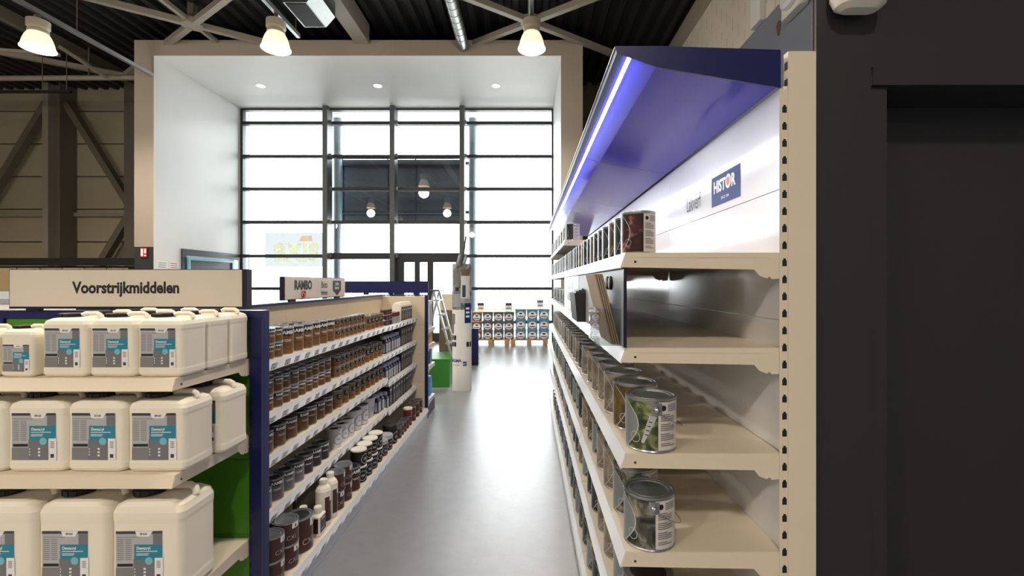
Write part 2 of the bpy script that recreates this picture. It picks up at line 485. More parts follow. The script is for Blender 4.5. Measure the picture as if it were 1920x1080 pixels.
# glazed front
win = empty('window_1'); win['kind'] = 'structure'
MX = [PXL, -5.50, -3.68, -1.79, PXR]
TZ = [0.0, 0.55, 1.472, 2.373, 3.304, 4.22, 5.12, 6.037, PZ]
for i, xx in enumerate(MX):
    b = MB()
    if i in (0, 4):
        xa, xb = (xx, xx + 0.07) if i == 0 else (xx - 0.05, xx)
        b.box(xa + .005, xb, 12.93, 13.08, 0, PZ - 0.005, 'alu_dark')
    else:
        b.box(xx - 0.065, xx + 0.065, 12.70, 12.95, 0, PZ - 0.006, 'alu_grey'); b.box(xx - 0.05, xx + 0.05, 12.95, 13.08, 0, PZ - 0.006, 'alu_dark')
        for zz in TZ[2:-1]: b.box(xx + 0.065, xx + 0.11, 12.86, 12.94, zz - 0.05, zz + 0.05, 'alu_raw')
    b.build('mullion', win)
for i in range(4):
    xa, xb = MX[i] + (0.07 if i == 0 else 0.05), MX[i + 1] - 0.05
    for k, zz in enumerate(TZ[1:-1]):
        if i == 2 and k < 2: continue
        h = 0.045 if not (k == 2 and i in (1, 2)) else 0.09
        b = MB(); b.box(xa, xb, 12.92, 13.07, zz - h, zz + h * 0.9, 'alu_dark'); b.build('transom', win)
    b = MB(); b.box(xa, xb, 12.92, 13.07, PZ - 0.055, PZ - 0.006, 'alu_dark'); b.build('transom', win)
    for k in range(8):
        if i == 2 and k < 3: continue
        b = MB(); b.box(xa - .01, xb + .01, 12.99, 13.0, TZ[k] + 0.02, TZ[k + 1] - 0.02, 'window_glass'); b.build('pane', win)
dr = empty('door_2'); dr['kind'] = 'structure'
for xa, xb in ((-3.628, -3.42), (-3.12, -2.99), (-2.77, -2.62), (-1.99, -1.842)):
    b = MB(); b.box(xa, xb, 12.90, 13.06, 0, 2.283, 'alu_dark'); b.build('door_stile', dr)
for xa, xb, sill in ((-3.42, -3.12, 0.9), (-2.99, -2.77, 0.9), (-2.62, -1.99, 0.25)):
    b = MB(); b.box(xa, xb, 12.91, 13.05, 2.20, 2.283, 'alu_dark'); b.box(xa, xb, 12.91, 13.05, 0, sill, 'alu_dark'); b.box(xa, xa + .012, 12.91, 13.05, sill, 2.2, 'alu_dark'); b.build('door_rail', dr)
    b = MB(); b.box(xa + .01, xb, 12.985, 12.995, sill - .01, 2.21, 'window_glass'); b.build('door_pane', dr)
# reflected lettering and emblem, painted as tinted film on the glass, lower left bay
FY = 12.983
ft = empty('window_reflection', (-6.4, FY, 2.55)); tag(ft, 'pale yellow lettering with a red roof as a painted reflection on the window glass', 'sticker')
b = MB(); b.rect(-0.87, 0.80, -0.47, 0.47, 'film_sky_dim'); bk = b.build('dimming_film', ft)  # added dark film, dims the sky so the lettering shows
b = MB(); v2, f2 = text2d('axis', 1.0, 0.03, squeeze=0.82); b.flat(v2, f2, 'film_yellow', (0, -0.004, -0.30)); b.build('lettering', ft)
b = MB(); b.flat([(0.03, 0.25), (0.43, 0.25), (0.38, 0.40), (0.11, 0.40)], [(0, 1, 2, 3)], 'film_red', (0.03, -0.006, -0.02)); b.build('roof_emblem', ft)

# opening with steel frame in the portal's side wall
d3 = empty('door_3'); d3['kind'] = 'structure'
b = MB(); b.box(-7.93, -7.90, 10.72, 12.92, 2.27, 2.41, 'alu_dark'); b.box(-7.93, -7.90, 10.72, 10.86, 0, 2.27, 'alu_dark'); b.box(-7.93, -7.90, 12.78, 12.92, 0, 2.27, 'alu_dark'); b.build('door_surround', d3)
b = MB(); b.box(-7.92, -7.86, 10.88, 12.55, 2.16, 2.22, 'pale_teal'); b.box(-7.92, -7.86, 10.88, 10.94, 0.02, 2.16, 'pale_teal'); b.box(-7.92, -7.86, 12.49, 12.55, 0.02, 2.16, 'pale_teal'); b.build('door_casing', d3)
b = MB(); b.box(-7.92, -7.89, 10.94, 12.49, 0.02, 2.16, 'black'); b.build('door_leaf', d3)
b = MB(); b.box(-7.90, -7.885, 12.58, 12.77, 1.85, 2.25, 'white_print'); tag(b.build('paper_notice'), 'white paper notice beside the dark door in the portal wall', 'notice')
# notices on the white wall
for k, (y0, y1, z0, z1, lb) in enumerate(((10.02, 10.30, 1.92, 2.10, 'small white house-rules notice with grey lines on portal wall'), (10.36, 10.62, 1.92, 2.10, 'small white notice with a red ring on portal wall'))):
    b = MB(); b.box(-7.926, -7.918, y0, y1, z0, z1, 'white_print')
    for j in range(3): b.box(-7.918, -7.9165, y0 + .03, y1 - .03, z1 - .05 - .045 * j, z1 - .035 - .045 * j, 'grey_print' if k == 0 else 'ink_red')
    tag(b.build('wall_notice'), lb, 'notice')

# steel frame of the hall: columns, braces, beams
def beam(name, a, c, w, h, mt, k=None):
    bb = MB(); bb.bar(a, c, w, h, mt); o = bb.build(name); o['kind'] = 'structure'; return o
b = MB(); b.box(-13.25, -13.09, 12.80, 13.28, 0, ROOF, 'steel_grey'); b.box(-13.089, -12.80, 12.98, 13.06, 0, ROOF, 'steel_dark'); b.box(-12.799, -12.77, 12.80, 13.28, 0, ROOF, 'steel_dark')  # web and far flange darker: shade of the recess put into the colour
struct(b, 'column_steel')
b = MB(); b.box(-11.02, -10.70, 12.80, 13.25, 0, ROOF, 'steel_dark'); struct(b, 'column_steel')
beam('trim_brace', (-12.76, 13.0, 6.6), (-11.05, 13.0, 3.85), 0.20, 0.16, 'steel_dark')
beam('trim_brace', (-13.3, 13.0, 6.6), (-15.9, 13.0, 2.3), 0.20, 0.16, 'steel_dark')
beam('trim_brace', (-11.05, 13.0, 3.45), (-12.7, 13.0, .7), 0.20, 0.16, 'steel_dark')
beam('trim_rail', (-16.2, 13.22, 3.55), (-8.6, 13.22, 3.55), 0.06, 0.10, 'steel_grey')
beam('trim_beam', (-3.5, -12, 6.88), (-3.5, 9.92, 6.88), 0.30, 0.40, 'steel_grey')
beam('trim_beam', (-10.4, -12, 6.95), (-10.4, 13.2, 6.95), 0.14, 0.24, 'steel_dark')
b = MB(); b.tube([(-16.1, 10.9, 6.36), (-12, 10.9, 6.38), (-8.2, 10.9, 6.40)], 0.06, 'steel_grey', 12)
for xx in (-15, -12.6, -10.2): b.box(xx - .012, xx + .012, 10.888, 10.912, 6.4, ROOF, 'steel_dark')
o = b.build('trim_pipe'); o['kind'] = 'structure'
b = MB(); b.bar((-9.9, 9.9, 6.62), (-9.6, 10.7, 6.3), .05, .05, 'steel_grey'); b.bar((-10.05, 9.6, 6.36), (-10.05, 9.6, 7.1), .07, .07, 'steel_grey'); b.bar((-10.9, 9.6, 6.39), (-9.6, 9.6, 6.3), .08, .06, 'steel_grey'); struct(b, 'trim_strut')
for nx, ny in ((-6.6, 9.23), (0.05, 9.15), (-6.6, 0.6), (0.05, 0.6), (-13.25, 9.23)):
    for sx, sy in ((-1, -1), (1, -1), (-1, 1), (1, 1)):
        ex, ey = nx + sx * 3.3, ny + sy * 2.3
        bb = MB(); bb.bar((nx + sx * .1, ny + sy * .07, 6.72), (min(ex, 3.2), ey if ex <= 3.2 else ny + sy * 2.3 * 3.15 / 3.3, 6.72), 0.11, 0.11, 'steel_grey'); o = bb.build('trim_bracing'); o['kind'] = 'structure'
    bb = MB(); bb.bar((nx, ny - 4.3, 6.74), (nx, ny + 1.2, 6.74), 0.08, 0.08, 'steel_grey'); o = bb.build('trim_bracing'); o['kind'] = 'structure'
    bb = MB(); bb.lathe([(0.2, 6.67), (0.2, 6.78)], 'steel_grey', 8, (nx, ny, 0), True, True, False); bb.box(nx - .06, nx + .06, ny - .06, ny + .06, 6.78, ROOF + .02, 'steel_dark'); o = bb.build('trim_node'); o['kind'] = 'structure'
# spiral duct
b = MB(); prof = []
yy = -6.0
b.tube([(-1.36, y_, 6.62) for y_ in (-6, 0, 6, 9.9)], 0.115, 'galvanised', 16)
for k in range(26):
    yk = 4.0 + k * 0.22
    b.tube([(-1.36, yk, 6.62), (-1.36, yk + 0.02, 6.62)], 0.121, 'galvanised', 16)
tag(b.build('air_duct'), 'galvanised spiral air duct running under the dark roof', 'duct')
# heater hood
t = empty('air_heater', (-3.75, 8.1, 6.2)); tag(t, 'galvanised box air heater with open dark mouth under the roof', 'heater')
b = MB(); b.prism([(-.25, .0), (.14, .0), (.30, .18), (.30, .45), (-.25, .45)], 'y', -.45, .3, 'galvanised'); b.build('housing', t)
b = MB(); b.box(-.22, .11, -.42, .27, -.008, -.0005, 'slot_dark'); b.box(-.2, .2, -.458, -.4505, .04, .3, 'slot_dark'); b.build('mouth', t)  # flush dark plates: shade inside the open mouth put into the colour
b = MB(); b.box(-.1, -.07, -.3, -.27, .451, .895, 'steel_dark'); b.build('bracket', t)

# lamp tracks
for i, xx in enumerate((0.06, -4.08, -7.93, -12.0)):
    b = MB(); ye = (8.6, 8.35, 9.9, 7.9)[i]
    b.box(xx - .03, xx + .03, -12, ye, 5.98, 6.05, 'alu_raw')
    for yy in (8.25 if i < 3 else 7.8, 5.4, 2.5, -1, -6): b.box(xx - .006, xx + .006, yy - .006, yy + .006, 6.05, ROOF - 0.002, 'steel_dark')
    tag(b.build('lamp_track'), ('slim metal lamp track nearest the brick wall', 'slim metal lamp track beside the air heater', 'slim metal lamp track ending above the portal corner', 'slim metal lamp track furthest from the brick wall')[i], 'track', 'lamp tracks under the roof')
b = MB(); b.box(-16.1, -10.35, 10.6, 10.66, 5.93, 5.98, 'black')
for xx in (-15.9, -14.4, -12.0, -11.0, -10.45): b.box(xx - .006, xx + .006, 10.624, 10.636, 5.98, ROOF - .002, 'steel_dark')
tag(b.build('cable_tray'), 'thin black tray hung across the hall before the clad wall', 'tray')
# high-bay lamps
def make_lamp():
    r = empty('pendant_lamp', link=False)
    h = MB(); h.lathe([(.03, .46), (.03, .579)], 'steel_dark', 12)
    prof = [(.02, .47), (.13, .47)]
    z_ = .47
    for k in range(4): prof += [(.147, z_ - .004), (.147, z_ - .02), (.139, z_ - .022), (.139, z_ - .03)]; z_ -= .032
    prof += [(.13, .335), (.115, .32), (.135, .30), (.135, .27), (.12, .262)]
    h.lathe(prof, 'housing', 28); h = h.build('housing', link=False)
    sh = MB(); P = [(.118, .268), (.142, .245), (.165, .20), (.186, .14), (.201, .08), (.213, .025)]
    sh.lathe(P, 'shade_glow', 36); sh.lathe([(r_ - .006, z_) for r_, z_ in P][::-1], 'shade_inner', 36)
    sh = sh.build('lamp_shade', link=False)
    rm = MB(); rm.lathe([(.207, .022), (.222, .022), (.224, .008), (.207, .006), (.207, .022)], 'shade_rim', 36); rm = rm.build('rim', link=False)
    bu = MB(); bu.lathe([(.004, .10), (.045, .115), (.06, .16), (.045, .21), (.03, .26)], 'bulb', 18); bu = bu.build('bulb', link=False)
    return proto(r, h, sh, rm, bu)
LP = make_lamp()
ROWN = ['row before the portal', 'row above the gondolas', 'row behind the gondolas', 'row along rear wall']
COLN = ['nearest the brick wall', 'second from the brick wall', 'third from the brick wall', 'furthest from the brick wall']
for j, yy in enumerate((7.6, 2.3, -3.0, -8.3)):
    for i, xx in enumerate((0.06, -4.08, -7.93, -12.0)):
        clone(LP, (xx, yy, 5.40), 0.3 * i, 'lit bell lamp %s in %s' % (COLN[i], ROWN[j]), 'lamp', 'pendant lamps under the roof')
        L = bpy.data.lights.new('pendant_light', 'SPOT'); L.energy = LAMP_POWER; L.color = LAMP_COL; L.spot_size = 2.75; L.spot_blend = 0.6; L.shadow_soft_size = 0.16
        lo = bpy.data.objects.new('pendant_light', L); lo.location = (xx, yy, 5.38); COL.objects.link(lo)
        # the glass shade lets part of the light out sideways and upwards
        L = bpy.data.lights.new('pendant_glow', 'POINT'); L.energy = GLOW_POWER; L.color = LAMP_COL; L.shadow_soft_size = 0.2
        lo = bpy.data.objects.new('pendant_glow', L); lo.location = (xx, yy, 5.15); COL.objects.link(lo)
# downlights in the portal soffit
for i, xx in enumerate((-6.52, -3.67, -0.78)):
    t = empty('downlight', (xx, 11.46, PZ - 0.004)); tag(t, 'round white downlight in portal soffit, ' + ('by the dark doorway', 'in the middle', 'by the gondola aisle')[i], 'light', 'downlights in the portal soffit')
    b = MB(); b.lathe([(.095, -.002), (.125, -.006), (.125, 0)], 'white_paint', 24); b.build('trim_ring', t)
    b = MB(); b.lathe([(.095, -.003), (.001, -.003)], 'downlight_lens', 24); b.build('lens', t)
    L = bpy.data.lights.new('downlight_light', 'SPOT'); L.energy = DOWN_POWER; L.spot_size = 2.0; L.shadow_soft_size = 0.1
    lo = bpy.data.objects.new('downlight_light', L); lo.location = (xx, 11.46, PZ - 0.03); COL.objects.link(lo)

# ------------------------------------------------------------------ outside
b = MB(); b.box(-60, 50, 13.36, 80, -0.25, -0.05, 'ground'); struct(b, 'ground_outside')
b = MB(); b.box(-9.0, 1.6, 13.36, 14.5, 6.46, 6.75, 'soffit'); struct(b, 'roof_overhang')
for xx in (-5.62, -1.63):
    b = MB(); b.lathe([(.12, -.05), (.12, 6.46)], 'ext_column', 24, (xx, 13.85, 0)); struct(b, 'column_outside')
t = empty('billboard', (-3.8, 14.1, 4.4)); tag(t, 'dark billboard seen from behind outside the glazing', 'billboard')
b = MB(); b.box(-1.80, 1.80, .06, .09, -.92, .95, 'billboard'); b.build('board', t)
for zz in (.80, -.66):
    b = MB(); b.box(-1.98, 2.28, -.13, .05, zz - .04, zz + .04, 'billboard_rail'); b.build('rail', t)
for xx in (-1.78, -.42, .42, 1.78):
    b = MB(); b.box(xx - .02, xx + .02, .0, .055, -.92, .95, 'billboard_rail'); b.build('stiffener', t)
for nm, y_, x0, x1, h, st, mt, lb in (('slat_fence', 24, -4.0, 1.6, 1.25, .14, 'fence_cream', 'pale cream slat fence far outside behind the bucket pallet'), ('slat_fence', 30, -16, -3.2, 1.3, .22, 'fence_grey', 'pale grey bar fence far outside beyond the door')):
    t = empty(nm, (0, y_, -.05)); tag(t, lb, 'fence')
    sm = MB(); sm.box(-.03, .03, -.01, .01, 0, h, mt); sm = sm.mesh('slat')
    xx = x0
    while xx < x1: inst('slat', sm, t, (xx, 0, 0)); xx += st
    b = MB(); b.box(x0, x1, .011, .04, .3, .36, mt); b.box(x0, x1, .011, .04, h - .2, h - .14, mt); b.build('rail', t)
    b = MB(); b.box(x0, x1, .06, .2, 0, .55, 'ground'); b.build('kerb', t)

# ================================================================== SHELVING
def lipM(d, z):
    """local frame of a shelf's slanted front lip: x along the shelf, z up the lip"""
    w = Vector((-0.016, 0, 0.045)).normalized(); u = Vector((0, 1, 0)); n = u.cross(w)
    return Matrix(((u.x, n.x, w.x, d + .016), (u.y, n.y, w.y, 0), (u.z, n.z, w.z, z - .045), (0, 0, 0, 1)))
def ticket_mesh():
    b = MB(); b.box(-.03, .03, .0012, .0018, .006, .042, 'white_print')
    b.rect(-.024, .010, .034, .0365, 'grey_print', (0, .002, 0)); b.rect(-.02, .0, .029, .0305, 'grey_print', (0, .002, 0))
    b.rect(-.020, -.014, .010, .018, 'lbl_dark', (0, .002, 0)); b.rect(-.002, .008, .010, .019, 'lbl_dark', (0, .002, 0)); b.rect(.013, .02, .010, .014, 'lbl_grey', (0, .002, 0))
    return b.mesh('price_ticket')
TICK = ticket_mesh()
def bay(name, label, group, x, y, rz, Wd, shelves, panels, backmat, lipmat='rail_white', boardmat='cream_metal', tickets=9, plinth=None, brackets=(True, True), cat='shelving'):
    t = empty(name, (x, y, 0), rz); tag(t, label, cat, group)
    for z0, z1 in panels:
        b = MB(); b.box(-.012, 0, .0015, Wd - .0015, z0 + .0012, z1 - .0012, backmat); b.build('back_panel', t)
    for z, dp in shelves:
        b = MB()
        b.prism([(.001, z), (dp, z), (dp, z - .03), (.001, z - .03)], 'y', .003, Wd - .003, boardmat)
        s = b.build('shelf', t)
        b = MB()
        b.prism([(dp + .0002, z), (dp + .004, z), (dp + .0195, z - .044), (dp + .016, z - .047), (dp + .0002, z - .032)], 'y', .003, Wd - .003, lipmat); b.build('price_rail', s)
        for e, on in enumerate(brackets):
            if not on: continue
            ya, yb = ((.0014, .004), (Wd - .004, Wd - .0014))[e]
            b = MB()
            b.prism([(dp + .002, z - .002), (dp + .016, z - .043), (.085, z - .05), (.07, z - .068), (.048, z - .076), (.04, z - .070), (.034, z - .078), (.006, z - .076), (.004, z - .004)][::-1], 'y', ya, yb, boardmat)
            yy = (.0003, .0014) if e == 0 else (Wd - .0014, Wd - .0003)
            b.prism([(dp - .012, z - .001), (dp - .014, z - .014), (.05, z - .016), (.05, z - .001)][::-1], 'y', yy[0], yy[1], boardmat)
            b.lathe([(.0035, 0), (.0001, 0)], 'slot_dark', 8, (0, 0, 0)) if False else None
            b.prism([(dp - .022, z - .024), (dp - .028, z - .024), (dp - .028, z - .030), (dp - .022, z - .030)], 'y', yy[0] - .0002, yy[1] + .0002, 'slot_dark')
            b.build('bracket', s)
        if tickets:
            mx = lipM(dp + .0035, z)
            for k in range(tickets):
                o = inst('price_ticket', TICK, s)
                yk = (k + .5) * Wd / tickets + R.uniform(-.02, .02)
                # local lip frame, ticket faces outward
                o.matrix_local = Matrix.Translation((0, yk, 0)) @ mx @ Matrix.Scale(-1, 4, (0, 1, 0)) @ Matrix.Scale(1, 4)
                o.rotation_euler = mx.to_euler(); o.location = (dp + .0195, yk, z - .045); o.scale = (1, -1, 1)
    if plinth:
        b = MB(); b.box(.02, plinth[0], .002, Wd - .002, .002, plinth[1], plinth[2]); b.build('plinth', t)
    return t

def upright(t, x0, x1, y0, y1, z1, mt, slots=None):
    b = MB(); b.box(x0, x1, y0, y1, 0, z1, mt)
    if slots:
        axis, at, c, half = slots
        zz = .1
        while zz < z1 - .02:
            if axis == 'x': b.box(at - .0006, at + .0006, c - half, c + half, zz, zz + .022, 'slot_dark')
            else: b.box(c - half, c + half, at - .0006, at + .0006, zz, zz + .022, 'slot_dark')
            zz += .05
    return b.build('upright', t)

# ---- stain gondola (runs along the aisle, three bays)
LX = -1.74; LY = [2.262, 3.38, 4.52, 5.63]
SH12 = [1.21, .935, .71, .42]; SH3 = [1.205, .935, .665, .39]
PAN = [(.10, .40), (.40, .756), (.756, 1.112), (1.112, 1.466)]
GL = 'shelving bays of the wood stain gondola'
lb3 = ['wood stain gondola bay behind the navy end post of the jerrycan shelves', 'middle wood stain gondola bay under the small white aisle sign', 'wood stain gondola bay against the beige end panel']
stain = []
for i in range(3):
    sh = [(z, .385) for z in (SH3 if i == 2 else SH12)] + [(.125, .532)]
    t = bay('shelving_bay', lb3[i], GL, LX, LY[i], 0, LY[i + 1] - LY[i], sh, PAN, 'cream_back', plinth=(.535, .092, 'rail_white'), tickets=9 if i == 0 else 8)
    b = MB(); Wd = LY[i + 1] - LY[i]; b.box(-.045, .018, 0.001, Wd - .001, 1.467, 1.484, 'navy'); b.build('top_rail', t)
    b = MB(); b.box(-.034, -.013, .0, .05, 0.002, 1.466, 'navy_edge'); b.build('upright', t)
    stain.append(t)
for z0, z1 in ((0.10, .43), (.43, .77), (.77, 1.115), (1.115, 1.466)):
    b = MB(); b.box(.0, .50, 1.112, 1.135, z0 + .001, z1 - .001, 'cream_back'); b.build('end_panel', stain[2])
b = MB(); b.box(.501, .54, 1.112, 1.142, .0, 1.48, 'navy'); b.box(0, .501, 1.112, 1.142, 1.467, 1.48, 'navy'); b.build('end_post', stain[2])

# ---- jerrycan endcap facing the camera
EY = 2.19
ec = bay('endcap_shelving', 'green-backed endcap shelving with navy posts holding white jerrycans', None, -2.435, EY, -PI / 2, 1.14,
         [(1.27, .46), (.915, .46), (.4325, .46), (.14, .46)], [(.13, .45), (.45, .80), (.80, 1.15), (1.15, 1.455)], 'green_panel', 'cream_metal', 'cream_metal', tickets=0, plinth=(.45, .10, 'navy'))
mx = empty('unused', link=False)
for s in [c for c in ec.children if c.name.startswith('shelf')][:1]:
    o = inst('price_ticket', TICK, s, (.4795, .445, 1.27 - .045)); o.rotation_euler = lipM(0, 0).to_euler(); o.scale = (1.15, -1, .9)
b = MB(); b.box(-.013, .006, -.02, 1.20, 1.456, 1.4925, 'navy'); b.build('top_rail', ec)
b = MB(); b.box(-.055, -.0135, -.06, 1.1975, 0, 1.4925, 'navy'); b.build('end_panel', ec)
upright(ec, -.012, .012, 1.1415, 1.1975, 1.455, 'navy', ('x', .012, 1.148, .004))
upright(ec, -.012, .012, -.03, -.0015, 1.455, 'navy', ('x', .012, -.006, .004))

# ---- canopy gondola on the other side of the aisle
RX = .75; RY = [1.378, 2.5, 3.625, 4.75, 5.875]
ZS = [1.71, 1.43, 1.12, .83, .565, .19]
PANR = [(.14, .34), (.34, .73), (.73, 1.12), (1.12, 1.51), (1.51, 1.90), (1.90, 2.20)]
GR = 'shelving bays of the canopy gondola'
lbr = ['nearest cream shelving bay under the blue canopy, beside the black partition', 'second shelving bay of the canopy gondola, behind the nearest bay', 'third shelving bay of the canopy gondola, with an extra high shelf', 'furthest shelving bay of the canopy gondola, towards the bucket pallet']
can_bays = []
for i in range(4):
    sh = [(z, .46) for z in ZS]
    if i >= 2: sh = [(1.955, .46)] + sh
    Wd = RY[i + 1] - RY[i]
    t = bay('shelving_bay', lbr[i], GR, RX, RY[i + 1], PI, Wd, sh, PANR, 'back_white', tickets=0, plinth=(.462, .143, 'white_metal'))
    # canopy: closed wedge, glossy underside, lamp strip near its front edge
    prof = [(.487, 2.300), (.492, 2.312), (.36, 2.305), (.01, 2.30), (.01, 2.203), (.37, 2.262), (.465, 2.296)]
    b = MB(); nP = len(prof)
    vs = [(p[0], 0.001, p[1]) for p in prof] + [(p[0], Wd - .001, p[1]) for p in prof]
    for k in range(nP):
        b.add([vs[k], vs[(k + 1) % nP], vs[(k + 1) % nP + nP], vs[k + nP]], [(0, 1, 2, 3)], 'canopy_blue' if k in (4, 5) else 'navy')
    b.add(vs[:nP], [tuple(range(nP - 1, -1, -1))], 'navy'); b.add(vs[nP:], [tuple(range(nP))], 'navy')
    cp = b.build('canopy', t)
    b = MB(); b.bar((.452, .004, 2.2845), (.452, Wd - .004, 2.2845), .010, .008, 'led'); b.build('lamp_strip', cp)
    b = MB(); b.prism([(.468, 2.2955), (.488, 2.2985), (.494, 2.3125), (.489, 2.3135), (.486, 2.3025), (.466, 2.2995)], 'y', .0, Wd, 'navy'); b.box(.4945, .4965, 0, Wd, 2.309, 2.3135, 'alu_raw'); b.build('front_trim', cp)
    if i == 0:
        b = MB(); b.prism([(.495, 2.3145), (.36, 2.3145), (.01, 2.3035), (.01, 2.192), (.25, 2.232), (.37, 2.253), (.47, 2.288), (.49, 2.294)], 'y', Wd - .0005, Wd + .004, 'navy'); b.build('end_cap', cp)
    L = bpy.data.lights.new('shelf_strip_light', 'AREA'); L.shape = 'RECTANGLE'; L.size = .008; L.size_y = Wd - .03; L.energy = LED_POWER; L.color = (.93, .96, 1.0)
    lo = bpy.data.objects.new('shelf_strip_light', L); lo.location = (RX - .449, (RY[i] + RY[i + 1]) / 2, 2.2775)
    lo.rotation_euler = (0, math.radians(-28), 0); COL.objects.link(lo)
    can_bays.append(t)
Wd = RY[1] - RY[0]
upright(can_bays[0], -.094, -.0125, Wd - .022, Wd + .003, 2.30, 'cream_metal', ('x', -.0125, Wd - .009, .008))
for i in (1, 2, 3):
    b = MB(); b.box(-.08, -.0125, .002, .042, .0, 2.2, 'cream_metal'); b.build('upright', can_bays[i - 1])
# slotted stile standing proud of the back panel at the near end
b = MB(); b.box(-.0122, .0125, Wd - .0, Wd + .0012, .1, 2.19, 'cream_metal')
zz = .12
while zz < 2.16: b.box(-.009, .004, Wd + .0012, Wd + .0016, zz, zz + .018, 'slot_dark'); b.box(-.006, .001, Wd + .0012, Wd + .0017, zz + .018, zz + .023, 'slot_dark'); zz += .05
b.build('slot_strip', can_bays[0])
# printed header on the nearest bay's upper panel
b = MB(); o_ = (.0012, 0, 0)
def onback(u0, u1, z0, z1, mt, dx=0): b.rect(u0, u1, z0, z1, mt, (.001 + dx, 0, 0), (0, 1, 0), (0, 0, 1))
ya, yb = RY[1] - 1.915, RY[1] - 1.655
onback(ya, yb, 1.927, 2.045, 'histor_blue')
v2, f2 = text2d('HIST', .062, .045, 'LEFT', .88); b.flat(v2, f2, 'white_print', (.0016, ya + .022, 1.980), (0, 1, 0))
hw = max(v[0] for v in v2)
v2r, f2r = text2d('R', .062, .045, 'LEFT', .88); b.flat(v2r, f2r, 'white_print', (.0016, ya + .022 + hw + .05, 1.980), (0, 1, 0))
cx, cz = ya + .022 + hw + .024, 2.003
ring = [(cx + .025 * math.cos(2 * PI * k / 24), cz + .027 * math.sin(2 * PI * k / 24)) for k in range(24)]
b.flat(ring, [tuple(range(24))], 'white_print', (.0016, 0, 0), (0, 1, 0))
b.flat([(cx + (p - cx) * .62, cz + (q - cz) * .62) for p, q in ring], [tuple(range(24))], 'orange_red', (.002, 0, 0), (0, 1, 0))
v2, f2 = text2d('SINCE 1904', .016, 0, 'CENTER', .9); b.flat(v2, f2, 'white_print', (.0016, (ya + yb) / 2, 1.945), (0, 1, 0))
v2, f2 = text2d('Lakverf', .098, .0, 'CENTER', .62); b.flat(v2, f2, 'ink', (.0016, RY[1] - 2.125, 1.952), (0, 1, 0))
hd = b.build('header_print', can_bays[0]); hd['label'] = 'blue brand plate and thin dark lettering on the white back panel'

# ------------------------------------------------------------------ aisle signs
t = empty('hanging_sign', (0, 0, 0)); t.name = 'aisle_sign'; t.location = (-1.842, 2.18, 1.5025)
tag(t, 'wide white Voorstrijkmiddelen sign on the jerrycan endcap', 'sign', 'aisle signs')
b = MB(); b.box(-.548, .548, -.018, .02, 0, .182, 'navy_edge'); b.build('sign_case', t)
b = MB(); b.box(-.541, .526, -.0225, -.0185, .010, .179, 'sign_face'); fc = b.build('sign_face', t)
b = MB(); v2, f2 = text2d('Voorstrijkmiddelen', .073, .035, 'CENTER', .86); b.flat(v2, f2, 'ink', (-.005, -.0232, .073)); b.build('lettering', fc)
for xx in (-.45, .45):
    b = MB(); b.box(xx - .03, xx + .03, -.01, .012, -.0095, -.0005, 'navy_edge'); b.build('foot', t)
t = empty('aisle_sign', (-1.722, 3.86, 1.497)); tag(t, 'small white sign with ram emblem on the wood stain gondola', 'sign', 'aisle signs')
b = MB(); b.box(-.03, 0, -.553, .553, 0, .17, 'navy_edge'); b.build('sign_case', t)
b = MB(); b.box(.0004, .004, -.54, .548, .006, .166, 'sign_face'); fc = b.build('sign_face', t)
b = MB(); U = (0, 1, 0)
v2, f2 = text2d('RAMBO', .092, .055, 'CENTER', .88); b.flat(v2, f2, 'ink', (.0048, -.27, .078), U)
b.build('brand_lettering', fc); b = MB()
v2, f2 = text2d('Beits', .075, .012, 'CENTER', .80); b.flat(v2, f2, 'ink', (.0048, .10, .085), U)
v2, f2 = text2d('binnen', .058, .012, 'CENTER', .80); b.flat(v2, f2, 'ink', (.0048, .10, .026), U)
b.build('lettering', fc); b = MB()
b.flat([(.27, .145), (.45, .145), (.45, .06), (.36, .012), (.27, .06)], [(0, 4, 3, 2, 1)][0:0] + [(0, 4, 3, 2, 1)], 'ink', (.0046, 0, 0), U)
v2, f2 = text2d('ceta', .052, .01, 'CENTER', .9); b.flat(v2, f2, 'white_print', (.0052, .36, .104), U)
v2, f2 = text2d('bever', .050, .01, 'CENTER', .85); b.flat(v2, f2, 'white_print', (.0052, .36, .068), U)
b.build('shield_emblem', fc)
b = MB()
for s_ in (-1, 1):
    P = [(-.27 + s_ * (.006 + .034 * math.sin(a) * (1 - a / 9)), .034 + .030 * math.cos(a) * (1 - a / 9)) for a in [k * .42 for k in range(13)]]
    b.tube([(.0052, p, q) for p, q in P], .0038, 'ink_red', 5)
b.flat([(-.284, .05), (-.256, .05), (-.27, -.0 + .008)], [(0, 2, 1)], 'ink_red', (.0052, 0, 0), U)
b.build('ram_emblem', fc)
b = MB(); b.box(-.025, -.008, -.45, -.36, -.0125, -.0005, 'navy_edge'); b.build('foot', t)
b = MB(); b.box(-.025, -.008, .36, .45, -.0125, -.0005, 'navy_edge'); b.build('foot', t)
t = empty('aisle_sign', (-1.79, 5.69, 1.502)); tag(t, 'navy back of a wide sign above the beige end panel', 'sign', 'aisle signs')
b = MB(); b.box(-.55, .582, -.015, .02, 0, .142, 'navy'); b.build('sign_case', t)
for xx in (-.5, -.2, .1, .4):
    b = MB(); b.box(xx, xx + .06, -.01, .01, -.0215, -.0005, 'navy_edge'); b.build('foot', t)

